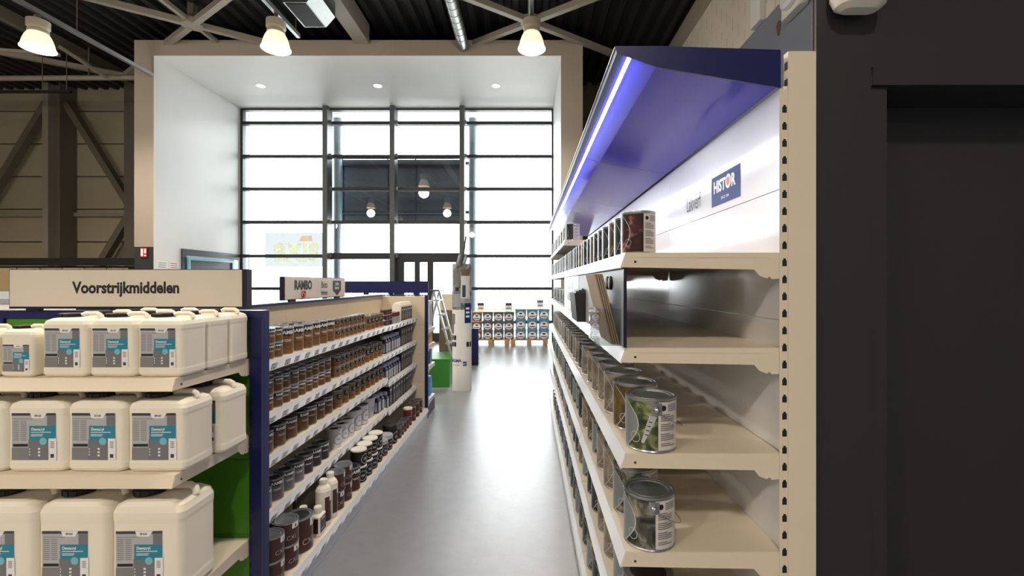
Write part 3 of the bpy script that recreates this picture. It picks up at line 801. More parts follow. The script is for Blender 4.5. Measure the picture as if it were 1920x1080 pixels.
# ================================================================== PRODUCTS
def can_body(r, h, lidmat='tin_lid', n=24, bodymat='tin', name='paint_can'):
    b = MB(); e = .0016
    b.lathe([(r - .004, .0), (r + e * .4, .0), (r + e, .003), (r, .006), (r, h - .007), (r + e, h - .004), (r + e * .6, h), (r - .006, h), (r - .007, h - .004), (r - .013, h - .004), (r - .014, h - .001), (r - .019, h - .001), (r - .02, h - .0045)], bodymat, n)
    b.lathe([(r - .004, 0), (.001, 0)], bodymat, n)
    root = b.build(name, link=False)
    l = MB(); l.lathe([(r - .0195, h - .0043), (.0005, h - .0043)], lidmat, n); lid = l.build('lid', link=False)
    return root, lid
def band_label(r, h, rows, extra=None, n=24, z0=.005, z1=None, a0=-PI, a1=PI, name='can_label'):
    """rows: list of (z fraction top, material) from the bottom upwards"""
    b = MB(); z1 = z1 or h - .0065; za = z0; rr = r + .0005
    for f, mt in rows:
        zb = z0 + (z1 - z0) * f; b.wquad(a0, a1, za, zb, rr, mt, n); za = zb
    if extra: extra(b, rr + .0005, z0, z1)
    return b.build(name, link=False)
def rambo(r, h, body, name='stain_can', lid='dark_lid', rz=0.0):
    root, l = can_body(r, h, lid, name=name)
    def ex(b, rr, z0, z1):
        H = z1 - z0; zb = z0 + H * .74
        b.wrap([(-.2 * r, zb + .001), (.2 * r, zb + .001), (0, zb - H * .09)], [(0, 2, 1)], rr, 'rambo_band')
        sz = H * .20
        v, f = text2d('RAMBO', sz, .045); w_ = max(p[0] for p in v); sq = min(1.05, r * 1.2 / w_)
        b.wrap([(p[0] * sq, p[1] + zb + H * .055) for p in v], f, rr + .0004, 'white_print')
        b.wrap([(-.07 * r, zb - .001), (.07 * r, zb - .001), (0, zb - H * .05)], [(0, 2, 1)], rr + .0004, 'ink_red')
        for k, (za, wd) in enumerate(((.55, .55), (.50, .45), (.34, .62), (.18, .3))):
            b.wrap([(-wd * r, z0 + H * za), (wd * r * .6, z0 + H * za), (wd * r * .6, z0 + H * (za + .02)), (-wd * r, z0 + H * (za + .02))], [(0, 1, 2, 3)], rr, 'white_print' if k < 2 else 'brown_label')
        b.wquad(-1.75, -1.15, z0 + H * .05, z0 + H * .70, rr, 'grey_print', 4)
        for k in range(5): b.wquad(-1.70, -1.45, z0 + H * (.1 + .1 * k), z0 + H * (.14 + .1 * k), rr + .0004, 'info_white', 3)
    lbm = band_label(r, h, [(.74, body), (1, 'rambo_band')], ex)
    return proto(root, l, lbm)
def ceta(r, h, name='beaver_tin'):
    root, l = can_body(r, h, 'tin_lid', name='stain_tin')
    def ex(b, rr, z0, z1):
        H = z1 - z0
        b.wrap([(-.55 * r, z0 + H * .82), (.55 * r, z0 + H * .82), (.55 * r, z0 + H * .55), (0, z0 + H * .44), (-.55 * r, z0 + H * .55)], [(0, 4, 3, 2, 1)], rr, 'ink')
        v, f = text2d('ceta', H * .13, .02); b.wrap([(p[0] * .7, p[1] + z0 + H * .70) for p in v], f, rr + .0004, 'white_print')
        v, f = text2d('bever', H * .13, .02); b.wrap([(p[0] * .62, p[1] + z0 + H * .58) for p in v], f, rr + .0004, 'white_print')
        b.wquad(-.7, .7, z0 + H * .2, z0 + H * .24, rr, 'rambo_band', 4)
    return proto(root, l, band_label(r, h, [(.42, 'ceta_gold'), (1, 'ceta_tan')], ex))
def word_can(r, h, body, word, lidmat, wmat='white_print', ring=False, top=None, corner=False, wz=.35, ws=.3, name='paint_can', bodymat='tin', thin=0.0, pos=0.0):
    root, l = can_body(r, h, lidmat, name=name, bodymat=bodymat)
    def ex(b, rr, z0, z1):
        H = z1 - z0
        v, f = text2d(word, H * ws, thin); b.wrap([(p[0] + pos * r, p[1] + z0 + H * wz) for p in v], f, rr, wmat)
        if ring:
            n = 28; ro, ri = H * .31, H * .285; zc = z0 + H * .47
            vs = [(q * math.cos(2 * PI * k / n) + pos * r, zc + q * math.sin(2 * PI * k / n)) for q in (ro, ri) for k in range(n)]
            b.wrap(vs, [(k, (k + 1) % n, n + (k + 1) % n, n + k) for k in range(n)], rr, wmat)
        if corner:
            b.wquad(.05, .75, z0 + H * .74, z1, rr, 'white_print', 4); b.wquad(.3, .42, z0 + H * .78, z0 + H * .92, rr + .0004, 'ink', 2)
            b.wquad(-1.75, -1.15, z0 + H * .1, z1 - H * .02, rr, 'info_white', 4); b.wquad(-1.6, -1.35, z0 + H * .5, z0 + H * .9, rr + .0004, 'info_ink', 3)
    rows = [(1, body)] if top is None else [(top[0], body), (1, top[1])]
    return proto(root, l, band_label(r, h, rows, ex))
def capped_tub(r, h, body, lidmat, word, lidh=.25, name='paste_tub'):
    b = MB(); b.lathe([(.001, 0), (r - .004, 0), (r, .004), (r, h * (1 - lidh))], body, 24); root = b.build(name, link=False)
    l = MB(); l.lathe([(r, h * (1 - lidh)), (r + .003, h * (1 - lidh)), (r + .003, h - .004), (r - .001, h), (.001, h)], lidmat, 24); lid = l.build('lid', link=False)
    def ex(b, rr, z0, z1):
        H = z1 - z0; v, f = text2d(word, H * .26, .0); b.wrap([(p[0], p[1] + z0 + H * .36) for p in v], f, rr, 'white_print')
        n = 28; ro, ri = H * .36, H * .335; zc = z0 + H * .46
        vs = [(q * math.cos(2 * PI * k / n), zc + q * math.sin(2 * PI * k / n)) for q in (ro, ri) for k in range(n)]
        b.wrap(vs, [(k, (k + 1) % n, n + (k + 1) % n, n + k) for k in range(n)], rr, 'white_print')
    return proto(root, lid, band_label(r, h, [(1, body)], ex, z0=.006, z1=h * (1 - lidh) - .004))
def bottle(hx, hy, h, body, capm, lab, neck=.02, caph=.03, r=None, name='plastic_bottle', lab_rng=(.08, .62), shoulder=.72, word=None):
    b = MB(); r = r or min(hx, hy) * .45
    zs = h * shoulder
    b.loft([(0, hx - .004, hy - .004, r), (.005, hx, hy, r), (zs, hx, hy, r), (zs + (h - caph - zs) * .45, hx * .82, hy * .82, r), (h - caph - .004, neck * 1.05, neck * 1.05, neck), (h - caph, neck, neck, neck)], body, 24)
    root = b.build(name, link=False)
    c = MB(); c.lathe([(neck * 1.12, h - caph + .0005), (neck * 1.15, h - caph * .15), (neck * .95, h), (.001, h)], capm, 16); cap = c.build('cap', link=False)
    l = MB(); za, zb = h * lab_rng[0], h * lab_rng[1]
    round_ = r > min(hx, hy) * .9
    if round_:
        l.wquad(-.9, 1.0, za, zb, hx + .0006, lab, 10); l.wquad(-.2, .25, zb - .03, zb, hx + .001, 'white_print', 3)
        if word:
            v, f = text2d(word, .03, 0); l.wrap([(-(q[1]) * 0 + q[1], q[0] + (za + zb) / 2) for q in v], f, hx + .001, 'info_white')
    else:
        l.rect(-hy * .82, hy * .82, za, zb, lab, (hx + .0006, 0, 0), (0, 1, 0)); l.rect(-hy * .5, hy * .5, zb - h * .09, zb - h * .05, 'white_print', (hx + .001, 0, 0), (0, 1, 0))
        l.rect(-hy * .6, hy * .2, za + h * .1, za + h * .12, 'white_print', (hx + .001, 0, 0), (0, 1, 0)); l.rect(-hx * .7, hx * .7, za, zb, lab, (0, -hy - .0006, 0), (1, 0, 0))
    return proto(root, cap, l.build('bottle_label', link=False))
def carton(hx, hy, h, body, face, name='filler_carton', shoulder=False):
    b = MB()
    if shoulder: b.loft([(0, hx, hy, .008), (h * .8, hx, hy, .008), (h * .9, hx * .8, hy, .008), (h, hx * .45, hy * .9, .006)], body, 16)
    else: b.loft([(0, hx, hy, .004), (h - .004, hx, hy, .004), (h, hx - .003, hy - .003, .003)], body, 16)
    root = b.build(name, link=False)
    l = MB(); hh = h * (.74 if shoulder else .96)
    l.rect(-hy * .93, hy * .93, h * .03, hh, face, (hx + .0006, 0, 0), (0, 1, 0))
    l.rect(-hy * .6, hy * .5, hh * .78, hh * .86, 'white_print', (hx + .001, 0, 0), (0, 1, 0)); l.rect(-hy * .6, hy * .1, hh * .70, hh * .74, 'lbl_grey', (hx + .001, 0, 0), (0, 1, 0))
    for k in range(4): l.rect(-hy * .7, hy * .7, hh * (.2 + .1 * k), hh * (.225 + .1 * k), 'lbl_grey', (hx + .001, 0, 0), (0, 1, 0))
    return proto(root, l.build('carton_label', link=False))

# enamel tins of the canopy gondola
def enamel(r, h, pic, handle=True, ladder=False, flap=False, name='enamel_tin', lidmat='tin_lid', tall_info=True):
    root, lid = can_body(r, h, lidmat, 32, name=name)
    rr = r + .0005; z0, z1 = .008, h - .009; H = z1 - z0
    b = MB()
    b.wquad(-1.62, 1.62, z0, z1, rr, pic, 20)                 # picture on the aisle side
    b.wquad(1.62, 2.75, z0, z1, rr, 'info_white', 10); b.wquad(-2.75, -1.62, z0, z1, rr, 'info_white', 10)
    # pale flap with a curved edge and its drawn arcs
    K = 10
    for s_ in (1,):
        vs = []
        for k in range(K + 1):
            zf = k / K; a = .12 + .72 * math.sin(PI * (1 - zf) ** .9 * .93 + .03)
            vs += [(-.95 * r, z0 + H * zf), (a * r, z0 + H * zf)]
        if flap: b.wrap(vs, [(2 * k, 2 * k + 1, 2 * k + 3, 2 * k + 2) for k in range(K)], rr + .0004, 'flap')
        vs = []
        for k in range(K + 1):
            zf = k / K; a = .12 + .72 * math.sin(PI * (1 - zf) ** .9 * .93 + .03)
            vs += [((a - .0) * r, z0 + H * zf), ((a + .05) * r, z0 + H * zf)]
        b.wrap(vs, [(2 * k, 2 * k + 1, 2 * k + 3, 2 * k + 2) for k in range(K)], rr + .0007, 'flap_line')
        n = 20; zc = z0 + H * .24
        vs = [((.72 + q * math.cos(2 * PI * k / n)) * r, zc + q * r * math.sin(2 * PI * k / n)) for q in (.22, .195) for k in range(n)]
        b.wrap(vs, [(k, (k + 1) % n, n + (k + 1) % n, n + k) for k in range(n)], rr + .0007, 'flap_line')
    # info panel: round mark and paragraphs of small print
    n = 16
    for s_ in (1.86,):
        vs = [(s_ * r + .11 * r * math.cos(2 * PI * k / n), z0 + H * .88 + .11 * r * math.sin(2 * PI * k / n)) for k in range(n)]
        b.wrap(vs, [tuple(range(n))], rr + .0005, 'ink')
        for k in range(22):
            if k in (4, 9, 14, 19): continue
            ua, ub = (s_ + .2, s_ + .72) if k < 4 else (s_ - .12, s_ + (.55 if k % 5 else .3))
            zt = z0 + H * (.95 - .04 * k)
            b.wrap([(ua * r, zt - H * .022), (ub * r, zt - H * .022), (ub * r, zt), (ua * r, zt)], [(0, 1, 2, 3)], rr + .0005, 'info_ink')
    if ladder:
        bx, dx = .98, .26
        vs = [((bx) * r, z0 + H * .14), ((bx + .12) * r, z0 + H * .14), ((bx + dx + .36) * r, z0 + H * .70), ((bx + dx + .06) * r, z0 + H * .73)]
        b.wrap(vs, [(0, 1, 2, 3)], rr + .0006, 'flap_line')
        for k in range(4):
            f_ = .3 + .16 * k; u = bx + .07 + dx * f_ * 1.15
            b.wrap([(u * r, z0 + H * (.14 + .57 * f_)), ((u + .13) * r, z0 + H * (.14 + .57 * f_ - .005)), ((u + .13) * r, z0 + H * (.155 + .57 * f_)), (u * r, z0 + H * (.16 + .57 * f_))], [(0, 1, 2, 3)], rr + .0009, 'rambo_band')
    lab = b.build('can_label', link=False)
    kids = [lid, lab]
    if handle:
        ears = []
        for s_ in (1, -1):
            e = MB(); c = (0, s_ * (r + .002), h * .80)
            a = PI / 2 * s_
            e.wquad(a - .2, a + .2, h * .70, h * .93, r + .0012, 'tin', 4)
            sp = [Vector((math.cos(a), math.sin(a), 0)), Vector((-math.sin(a), math.cos(a), 0)), Vector((0, 0, 1))]
            ring = []
            for (rad, dep) in ((.0105, .0), (.010, .005), (.006, .009), (.0004, .010)):
                ring.append([tuple(Vector((0, 0, h * .80)) + sp[0] * (r + .001 + dep) + sp[1] * rad * math.cos(2 * PI * k / 12) + sp[2] * rad * math.sin(2 * PI * k / 12)) for k in range(12)])
            vv = [p for g in ring for p in g]
            e.add(vv, [(g * 12 + k, g * 12 + (k + 1) % 12, (g + 1) * 12 + (k + 1) % 12, (g + 1) * 12 + k) for g in range(3) for k in range(12)], 'tin', True)
            ears.append(e.build('handle_boss', link=False))
        hd = MB()
        # bail wire resting low round the back of the tin, from boss to boss
        pts = []
        for k in range(25):
            a = PI / 2 + PI * k / 24
            drop = math.sin(PI * k / 24)
            pts.append(((r + .008 + .01 * drop) * math.cos(a), (r + .008) * math.sin(a), h * .80 - drop * h * .40))
        hd.tube(pts, .0014, 'tin', 6); hd = hd.build('bail_handle', link=False)
        kids += ears + [hd]
    return proto(root, *kids)

P = {}
P['amber_s'] = rambo(.0375, .083, 'amber')
P['amber_m'] = rambo(.043, .085, 'amber_deep')
P['amber_t'] = rambo(.054, .152, 'amber')
P['amber_l'] = rambo(.054, .118, 'amber_deep')
for k, mt in (('g', 'stain_grey'), ('b', 'stain_blue'), ('m', 'stain_mauve'), ('k', 'stain_black')): P['grey_' + k] = rambo(.054, .117, mt)
P['brown_r'] = rambo(.066, .165, 'brown_label')
P['ceta_s'] = ceta(.038, .076)
P['ceta_m'] = ceta(.051, .126)
P['ceta_l'] = ceta(.049, .135)
P['maroon_s'] = word_can(.034, .052, 'stain_black', 'OXAN', 'maroon', top=(.5, 'maroon'), name='filler_tin', ws=.2)
P['maroon_t'] = word_can(.042, .112, 'lbl_grey', 'OXAN', 'maroon', 'ink', top=(.62, 'maroon'), name='filler_tin', ws=.12)
P['pa_white'] = word_can(.052, .135, 'plastic_clear', 'PA', 'dark_lid', 'ink', ring=True, name='varnish_can', bodymat='plastic_clear', ws=.16, wz=.40)
P['pa_white_l'] = word_can(.066, .165, 'plastic_clear', 'PA', 'tin_lid', 'ink', ring=True, name='varnish_can', ws=.16, wz=.40)
P['pa_black'] = capped_tub(.057, .122, 'black', 'plastic_white', 'PA', .10)
P['pa_black_l'] = capped_tub(.062, .135, 'black', 'lbl_grey', 'PA', .26)
P['pa_black_d'] = capped_tub(.066, .175, 'black', 'dark_lid', 'PA', .22)
P['oxi_l'] = word_can(.083, .185, 'brown_label', 'CXI', 'dark_lid', 'info_white', corner=True, ws=.26, wz=.22, thin=-.012, pos=-.1, name='wood_oil_can')
P['oxi_m'] = word_can(.062, .121, 'brown_label', 'CXI', 'tin_lid', 'info_white', corner=True, ws=.28, wz=.26, thin=-.012, name='wood_oil_can')
P['oxi_b'] = word_can(.066, .122, 'brown_label', 'CXI', 'tin_lid', 'info_white', corner=True, ws=.28, wz=.26, thin=-.012, name='wood_oil_can')
P['oxi_s'] = word_can(.045, .10, 'brown_label', 'CXI', 'dark_lid', 'info_white', corner=False, ws=.25, wz=.3, name='wood_oil_can')
P['oxi_d'] = word_can(.060, .15, 'brown_label', 'CXI', 'dark_lid', 'info_white', corner=False, ws=.22, wz=.3, name='wood_oil_can')
P['red_pot'] = capped_tub(.044, .085, 'maroon', 'plastic_white', 'OXAN', .22, 'wax_pot')
P['bottle_t'] = bottle(.045, .045, .285, 'plastic_white', 'plastic_white', 'brown_label', .02, .03, r=.0449, lab_rng=(.12, .64), shoulder=.76, word='CXI')
P['bottle_s'] = bottle(.032, .046, .165, 'plastic_white', 'plastic_white', 'brown_label', .021, .035, lab_rng=(.14, .66), shoulder=.70)
P['bottle_l'] = bottle(.036, .042, .165, 'bottle_navy', 'cap_lilac', 'lbl_grey', .026, .03, lab_rng=(.08, .6), shoulder=.68)
P['carton_w'] = carton(.05, .046, .205, 'plastic_white', 'carton_black', 'cleaner_jug', True)
P['carton_d'] = carton(.045, .044, .195, 'carton_dark', 'carton_dark', 'filler_carton')
P['carton_k'] = carton(.045, .044, .200, 'carton_black', 'carton_black', 'filler_carton')
P['en_garden'] = enamel(.076, .158, 'pic_garden', True, True, flap=True)
P['en_room'] = enamel(.076, .158, 'pic_room', True, flap=True)
P['en_taupe'] = enamel(.076, .158, 'pic_taupe', True)
P['en_olive'] = enamel(.076, .158, 'pic_olive', True)
P['en_leaf'] = enamel(.054, .136, 'pic_leaf', False)
P['en_night'] = enamel(.054, .136, 'pic_night', False)
P['en_brown'] = enamel(.054, .136, 'pic_olive', False)
P['en_dark'] = enamel(.076, .158, 'pic_night', True, lidmat='dark_lid')
# translucent bucket
b = MB(); b.lathe([(.001, 0), (.07, 0), (.074, .004), (.088, .155), (.092, .158), (.092, .172), (.087, .172), (.086, .16), (.07, .008), (.001, .008)], 'plastic_clear', 28); rt = b.build('mixing_bucket', link=False)
l = MB(); l.wquad(-.5, .5, .05, .12, .0825, 'lbl_grey', 6); P['bucket'] = proto(rt, l.build('bucket_print', link=False))

def put(key, x, y, z, label, cat, group, rz=0.0, jit=.18):
    return clone(P[key], (x, y, z + .0004), rz + R.uniform(-jit, jit), label, cat, group)

GS = 'cans on the wood stain gondola'
FX = -1.372                                   # fronts of the tins on the narrow shelves
def rowL(key, ys, z, desc, where, r, cat='can', levels=1, hh=0, jit=.22, dx=0.0):
    lv = ['lower', 'upper', 'topmost']
    for i, y in enumerate(ys):
        for q in range(levels):
            who = '%s%s, %s from camera %s' % (desc, '' if levels == 1 else ', ' + lv[q], ORD[i], where)
            put(key, FX - r - dx - R.uniform(0, .006), y, z + q * (hh + .0004), who, cat, GS, (-.42 if jit > .1 else 0), jit)
# top shelf
z = SH12[0]; wh = 'on top shelf'
rowL('amber_s', [2.375, 2.46, 2.54, 2.62], z, 'small amber stain can', wh, .0375, levels=2, hh=.083)
rowL('amber_t', [2.735, 2.862, 2.982, 3.098, 3.212, 3.327], z, 'tall amber stain can', wh, .054)
rowL('amber_t', [2.80, 2.93, 3.05, 3.17], z, 'tall amber stain can in back row', wh, .054, dx=.125)
rowL('ceta_s', [3.435 + .087 * k for k in range(7)], z, 'small two-tone stain tin', wh, .038, levels=2, hh=.076)
rowL('ceta_m', [4.10, 4.215, 4.335, 4.455], z, 'tall two-tone stain tin', wh, .051)
z = SH3[0]
rowL('maroon_s', [4.585, 4.665, 4.745], z, 'squat maroon-topped filler tin', wh, .034, levels=3, hh=.052)
rowL('maroon_t', [4.84, 4.935, 5.03], z, 'maroon-lidded grey filler tin', wh, .042)
rowL('carton_w', [5.13 + .098 * k for k in range(5)], z, 'white shouldered cleaner jug', wh, .05, cat='jug', jit=.03)
# second shelf
z = SH12[1]; wh = 'on second shelf'
rowL('amber_m', [2.345, 2.435, 2.526, 2.617, 2.708, 2.80, 2.893, 2.985, 3.077, 3.17, 3.262], z, 'amber stain can', wh, .043, levels=2, hh=.085)
rowL('ceta_s', [3.435 + .088 * k for k in range(7)], z, 'small two-tone stain tin', wh, .038, levels=2, hh=.076)
rowL('ceta_l', [4.075, 4.185, 4.30, 4.41], z, 'taller two-tone stain tin', wh, .049)
z = SH3[1]
rowL('bottle_l', [4.58 + .088 * k for k in range(6)], z, 'navy bottle with lilac cap', wh, .036, cat='bottle', jit=.05)
rowL('carton_d', [5.13 + .098 * k for k in range(5)], z, 'upright grey-brown filler carton', wh, .045, cat='carton', jit=.03)
# third shelf
z = SH12[2]; wh = 'on third shelf'
rowL('amber_l', [2.40, 2.525, 2.65, 2.785, 2.925, 3.05, 3.17, 3.295], z, 'golden amber stain can', wh, .054)
rowL('ceta_m', [3.455, 3.59, 3.72, 3.845, 3.975, 4.09, 4.205, 4.32, 4.445], z, 'two-tone stain tin', wh, .051)
z = SH3[2]
rowL('bottle_l', [4.58 + .088 * k for k in range(6)], z, 'navy bottle with lilac cap', wh, .036, cat='bottle', jit=.05)
rowL('carton_k', [5.13 + .098 * k for k in range(5)], z, 'upright black filler carton', wh, .045, cat='carton', jit=.03)
# fourth shelf
z = SH12[3]; wh = 'on fourth shelf'
for i, (k, y) in enumerate(zip('gbmgggkkk'[:8], [2.375, 2.50, 2.625, 2.745, 2.865, 2.985, 3.105, 3.225])):
    kk = ['grey_g', 'grey_b', 'grey_m', 'grey_g', 'grey_g', 'grey_k', 'grey_k', 'grey_k'][i]
    put(kk, FX - .054, y, z, '%s wood stain can, %s from the camera on fourth shelf' % ({'grey_g': 'grey', 'grey_b': 'blue-grey', 'grey_m': 'mauve-grey', 'grey_k': 'black'}[kk], ORD[i]), 'can', GS, -.42, .25)
rowL('pa_white', [3.45, 3.575, 3.70], z, 'white varnish can', wh, .052)
rowL('pa_white_l', [3.86, 4.02], z, 'larger white varnish can', wh, .066)
put('bucket', FX - .10, 4.23, z, 'translucent white mixing bucket on fourth shelf of wood stain gondola', 'bucket', None)
rowL('bottle_l', [4.36, 4.45], z, 'navy bottle with lilac cap', wh, .036, cat='bottle', jit=.05)
z = SH3[3]
rowL('bottle_l', [4.60], z, 'navy bottle with lilac cap beside black cartons', wh, .036, cat='bottle', jit=.05)
rowL('carton_k', [4.72 + .1 * k for k in range(9)], z, 'upright black filler carton', wh, .045, cat='carton', jit=.03)
# floor shelf
FX0 = FX; FX = -1.222; z = .125; wh = 'on floor shelf'
rowL('oxi_m', [2.345], z, 'brown wood oil can behind navy post', wh, .062, levels=2, hh=.121)
put('oxi_b', FX - .068, 2.49, z, 'brown wood oil can with bare lid, lower of pair behind black-lidded can', 'can', GS, -.35)
put('oxi_b', FX - .068, 2.49, z + .1224, 'brown wood oil can with grey lid, on top of its pair', 'can', GS, -.45)
put('oxi_l', FX - .083, 2.652, z, 'big brown wood oil can with dark lid on floor shelf', 'can', GS, -.25, .02)
FX -= 0
rowL('bottle_s', [2.80], z, 'short white bottle at front of floor shelf', wh, .032, cat='bottle', jit=.05)
put('bottle_s', FX - .12, 2.80, z, 'short white bottle behind another short bottle on floor shelf', 'bottle', GS)
put('bottle_s', FX - .25, 2.78, z, 'short lilac-shaded bottle at back of floor shelf', 'bottle', GS)
rowL('bottle_t', [2.905, 3.01], z, 'tall white bottle with brown label', wh, .045, cat='bottle', jit=.08)
put('bottle_t', FX - .26, 2.92, z, 'tall white bottle with brown label, behind the others', 'bottle', GS).scale = (.84, .84, .84)
rowL('oxi_m', [3.125, 3.255], z, 'brown wood oil can in a stack', wh, .062, levels=2, hh=.121)
rowL('brown_r', [3.415], z, 'brown and black stain can with amber lid print', wh, .066)
rowL('pa_black', [3.555, 3.68, 3.81, 3.945], z, 'black paste tub with white lid', wh, .057, levels=2, hh=.122)
rowL('pa_black_l', [4.09, 4.235], z, 'black paste tub with grey lid', wh, .062)
rowL('pa_black_d', [4.40], z, 'black paste tub with dark lid', wh, .066)
rowL('oxi_s', [4.54, 4.64, 4.74, 4.84], z, 'small brown wood oil can', wh, .045)
rowL('oxi_s', [4.95], z, 'small brown wood oil can under red pot', wh, .045)
put('red_pot', FX - .045, 4.95, z + .1004, 'red wax pot with white lid on a small brown can', 'pot', GS)
rowL('oxi_d', [5.12, 5.28, 5.44], z, 'dark brown wood oil can by beige end panel', wh, .060)
FX = FX0

# ---- enamel tins on the canopy gondola
GE = 'enamel tins on the canopy gondola'
XF = .298
def rowR(keys, ys, z, r, desc, where, jit=.12):
    for i, y in enumerate(ys):
        k = keys[i] if i < len(keys) else keys[-1 - (i % min(3, len(keys)))]
        put(k, XF + r + R.uniform(0, .006), y, z, '%s, %s from the black partition %s' % (desc[k] if isinstance(desc, dict) else desc, ORD[i], where), 'tin', GE, PI, jit)
DE = {'en_leaf': 'small enamel tin with red leaf print', 'en_night': 'small dark enamel tin', 'en_brown': 'small olive enamel tin', 'en_garden': 'enamel tin with garden print',
      'en_room': 'enamel tin with grey print', 'en_taupe': 'enamel tin with taupe print', 'en_olive': 'enamel tin with olive print', 'en_dark': 'enamel tin with dark print'}
yy = [1.51 + .1285 * k for k in range(34)]
yy = [y for y in yy if not any(abs(y - q) < .0 for q in RY)]
rowR(['en_leaf', 'en_night', 'en_brown', 'en_night', 'en_night', 'en_night', 'en_brown', 'en_night'], yy, ZS[0], .054, DE, 'on top shelf')
y3 = [1.452, 1.65, 1.845, 2.03, 2.205, 2.38] + [2.60 + .18 * k for k in range(18)]
rowR(['en_garden', 'en_olive', 'en_taupe', 'en_taupe', 'en_taupe', 'en_taupe', 'en_taupe', 'en_dark', 'en_taupe'], y3, ZS[2], .076, DE, 'on third shelf')
rowR(['en_room', 'en_room', 'en_taupe', 'en_taupe', 'en_garden', 'en_olive', 'en_taupe', 'en_dark', 'en_room'], y3, ZS[3], .076, DE, 'on fourth shelf')
rowR(['en_dark', 'en_room', 'en_taupe', 'en_taupe', 'en_dark', 'en_dark', 'en_room', 'en_taupe', 'en_dark'], [1.47] + y3[1:], ZS[4], .076, DE, 'on fifth shelf')
rowR(['en_dark', 'en_dark', 'en_room', 'en_dark'], y3[1:], ZS[5], .076, DE, 'on floor shelf')
rowR(['en_night', 'en_brown', 'en_night'], [4.0 + .15 * k for k in range(12)], ZS[1], .054, DE, 'on second shelf')
rowR(['en_night', 'en_night', 'en_brown'], [3.72 + .15 * k for k in range(14)], 1.955, .054, DE, 'on extra high shelf')

# display board and leaflets fixed between the two upper shelves
t = empty('display_board', (.284, 1.98, 1.431)); tag(t, 'glossy silver display board under the top shelf of the canopy gondola', 'board')
b = MB(); b.box(-.003, .003, -.60, .60, 0, .230, 'display_steel'); b.build('panel', t)
b = MB(); b.box(-.004, .005, -.607, -.6005, 0, .232, 'navy_edge'); b.build('edge_trim', t)
for yy_, zz_ in ((-.40, .190), (-.34, .190), (-.37, .10)):
    b = MB(); vs = []; 
    b.X = Matrix.Translation((-.0032, yy_, zz_)) @ Matrix.Rotation(-PI / 2, 4, 'Y'); b.lathe([(.023, 0), (.023, .006), (.018, .009), (.001, .010)], 'black', 16); b.build('round_magnet', t)
t = empty('display_board', (.284, 3.23, 1.431)); tag(t, 'white display board with dark stickers further along the second shelf', 'board')
b = MB(); b.box(-.003, .003, -.62, .38, 0, .230, 'back_white'); b.build('panel', t)
for zz_ in (.07, .15):
    b = MB(); b.box(-.0042, -.0032, -.30, .12, zz_, zz_ + .06, 'lbl_dark'); b.build('sticker', t)
t = empty('leaflet_holder', (.284, 1.53, 1.4315)); tag(t, 'clear acrylic leaflet holder with brown boards on silver board', 'holder')
b = MB(); b.box(-.072, -.069, -.122, .122, .0, .112, 'acrylic'); b.build('front_plate', t)
b = MB(); b.box(-.0685, -.004, -.122, .122, .0, .0025, 'acrylic'); b.build('base_plate', t)
for s_ in (-.122, .1195):
    b = MB(); b.box(-.0685, -.004, s_, s_ + .0025, .003, .112, 'acrylic'); b.build('side_plate', t)
b = MB(); b.box(-.0745, -.0722, -.122, .122, .110, .113, 'white_print'); b.box(-.0745, -.0722, -.1225, -.1195, 0, .113, 'white_print'); b.build('edge_highlight', t) if False else None
for k in range(4):
    b = MB(); x0 = .284 - .006 - .0068 * k; lean = .052
    b.prism([(x0, 1.4345), (x0 - .0050, 1.4345), (x0 - .0050 - lean, 1.648), (x0 - lean, 1.648)], 'y', 1.424, 1.634, 'brochure_edge')
    b.add([(x0 + .0004, 1.4245, 1.436), (x0 + .0004, 1.6335, 1.436), (x0 + .0004 - lean * .985, 1.6335, 1.6465), (x0 + .0004 - lean * .985, 1.4245, 1.6465)], [(3, 2, 1, 0)], 'lbl_dark')
    if k < 4:
        b.add([(x0 - .0053, 1.4245, 1.436), (x0 - .0053, 1.6335, 1.436), (x0 - .0053 - lean * .985, 1.6335, 1.6465), (x0 - .0053 - lean * .985, 1.4245, 1.6465)], [(0, 1, 2, 3)], 'pic_wood')
    tag(b.build('sample_board'), 'brown leaning sample board, %s from silver display board in acrylic holder' % ORD[k], 'board', 'sample boards in the acrylic holder')
t = empty('leaflet_holder', (.284, 2.50, 1.4315)); tag(t, 'black leaflet holder full of dark leaflets further along shelf', 'holder')
b = MB(); b.prism([(-.045, .0), (-.004, .0), (-.004, .14), (-.058, .14)], 'y', -.22, .06, 'black'); b.build('pocket', t)
for k in range(3):
    b = MB(); b.box(-.05 + .014 * k, -.04 + .014 * k, -.21, .05, .1402, .15 + .006 * k, 'lbl_dark'); b.build('leaflet', t)

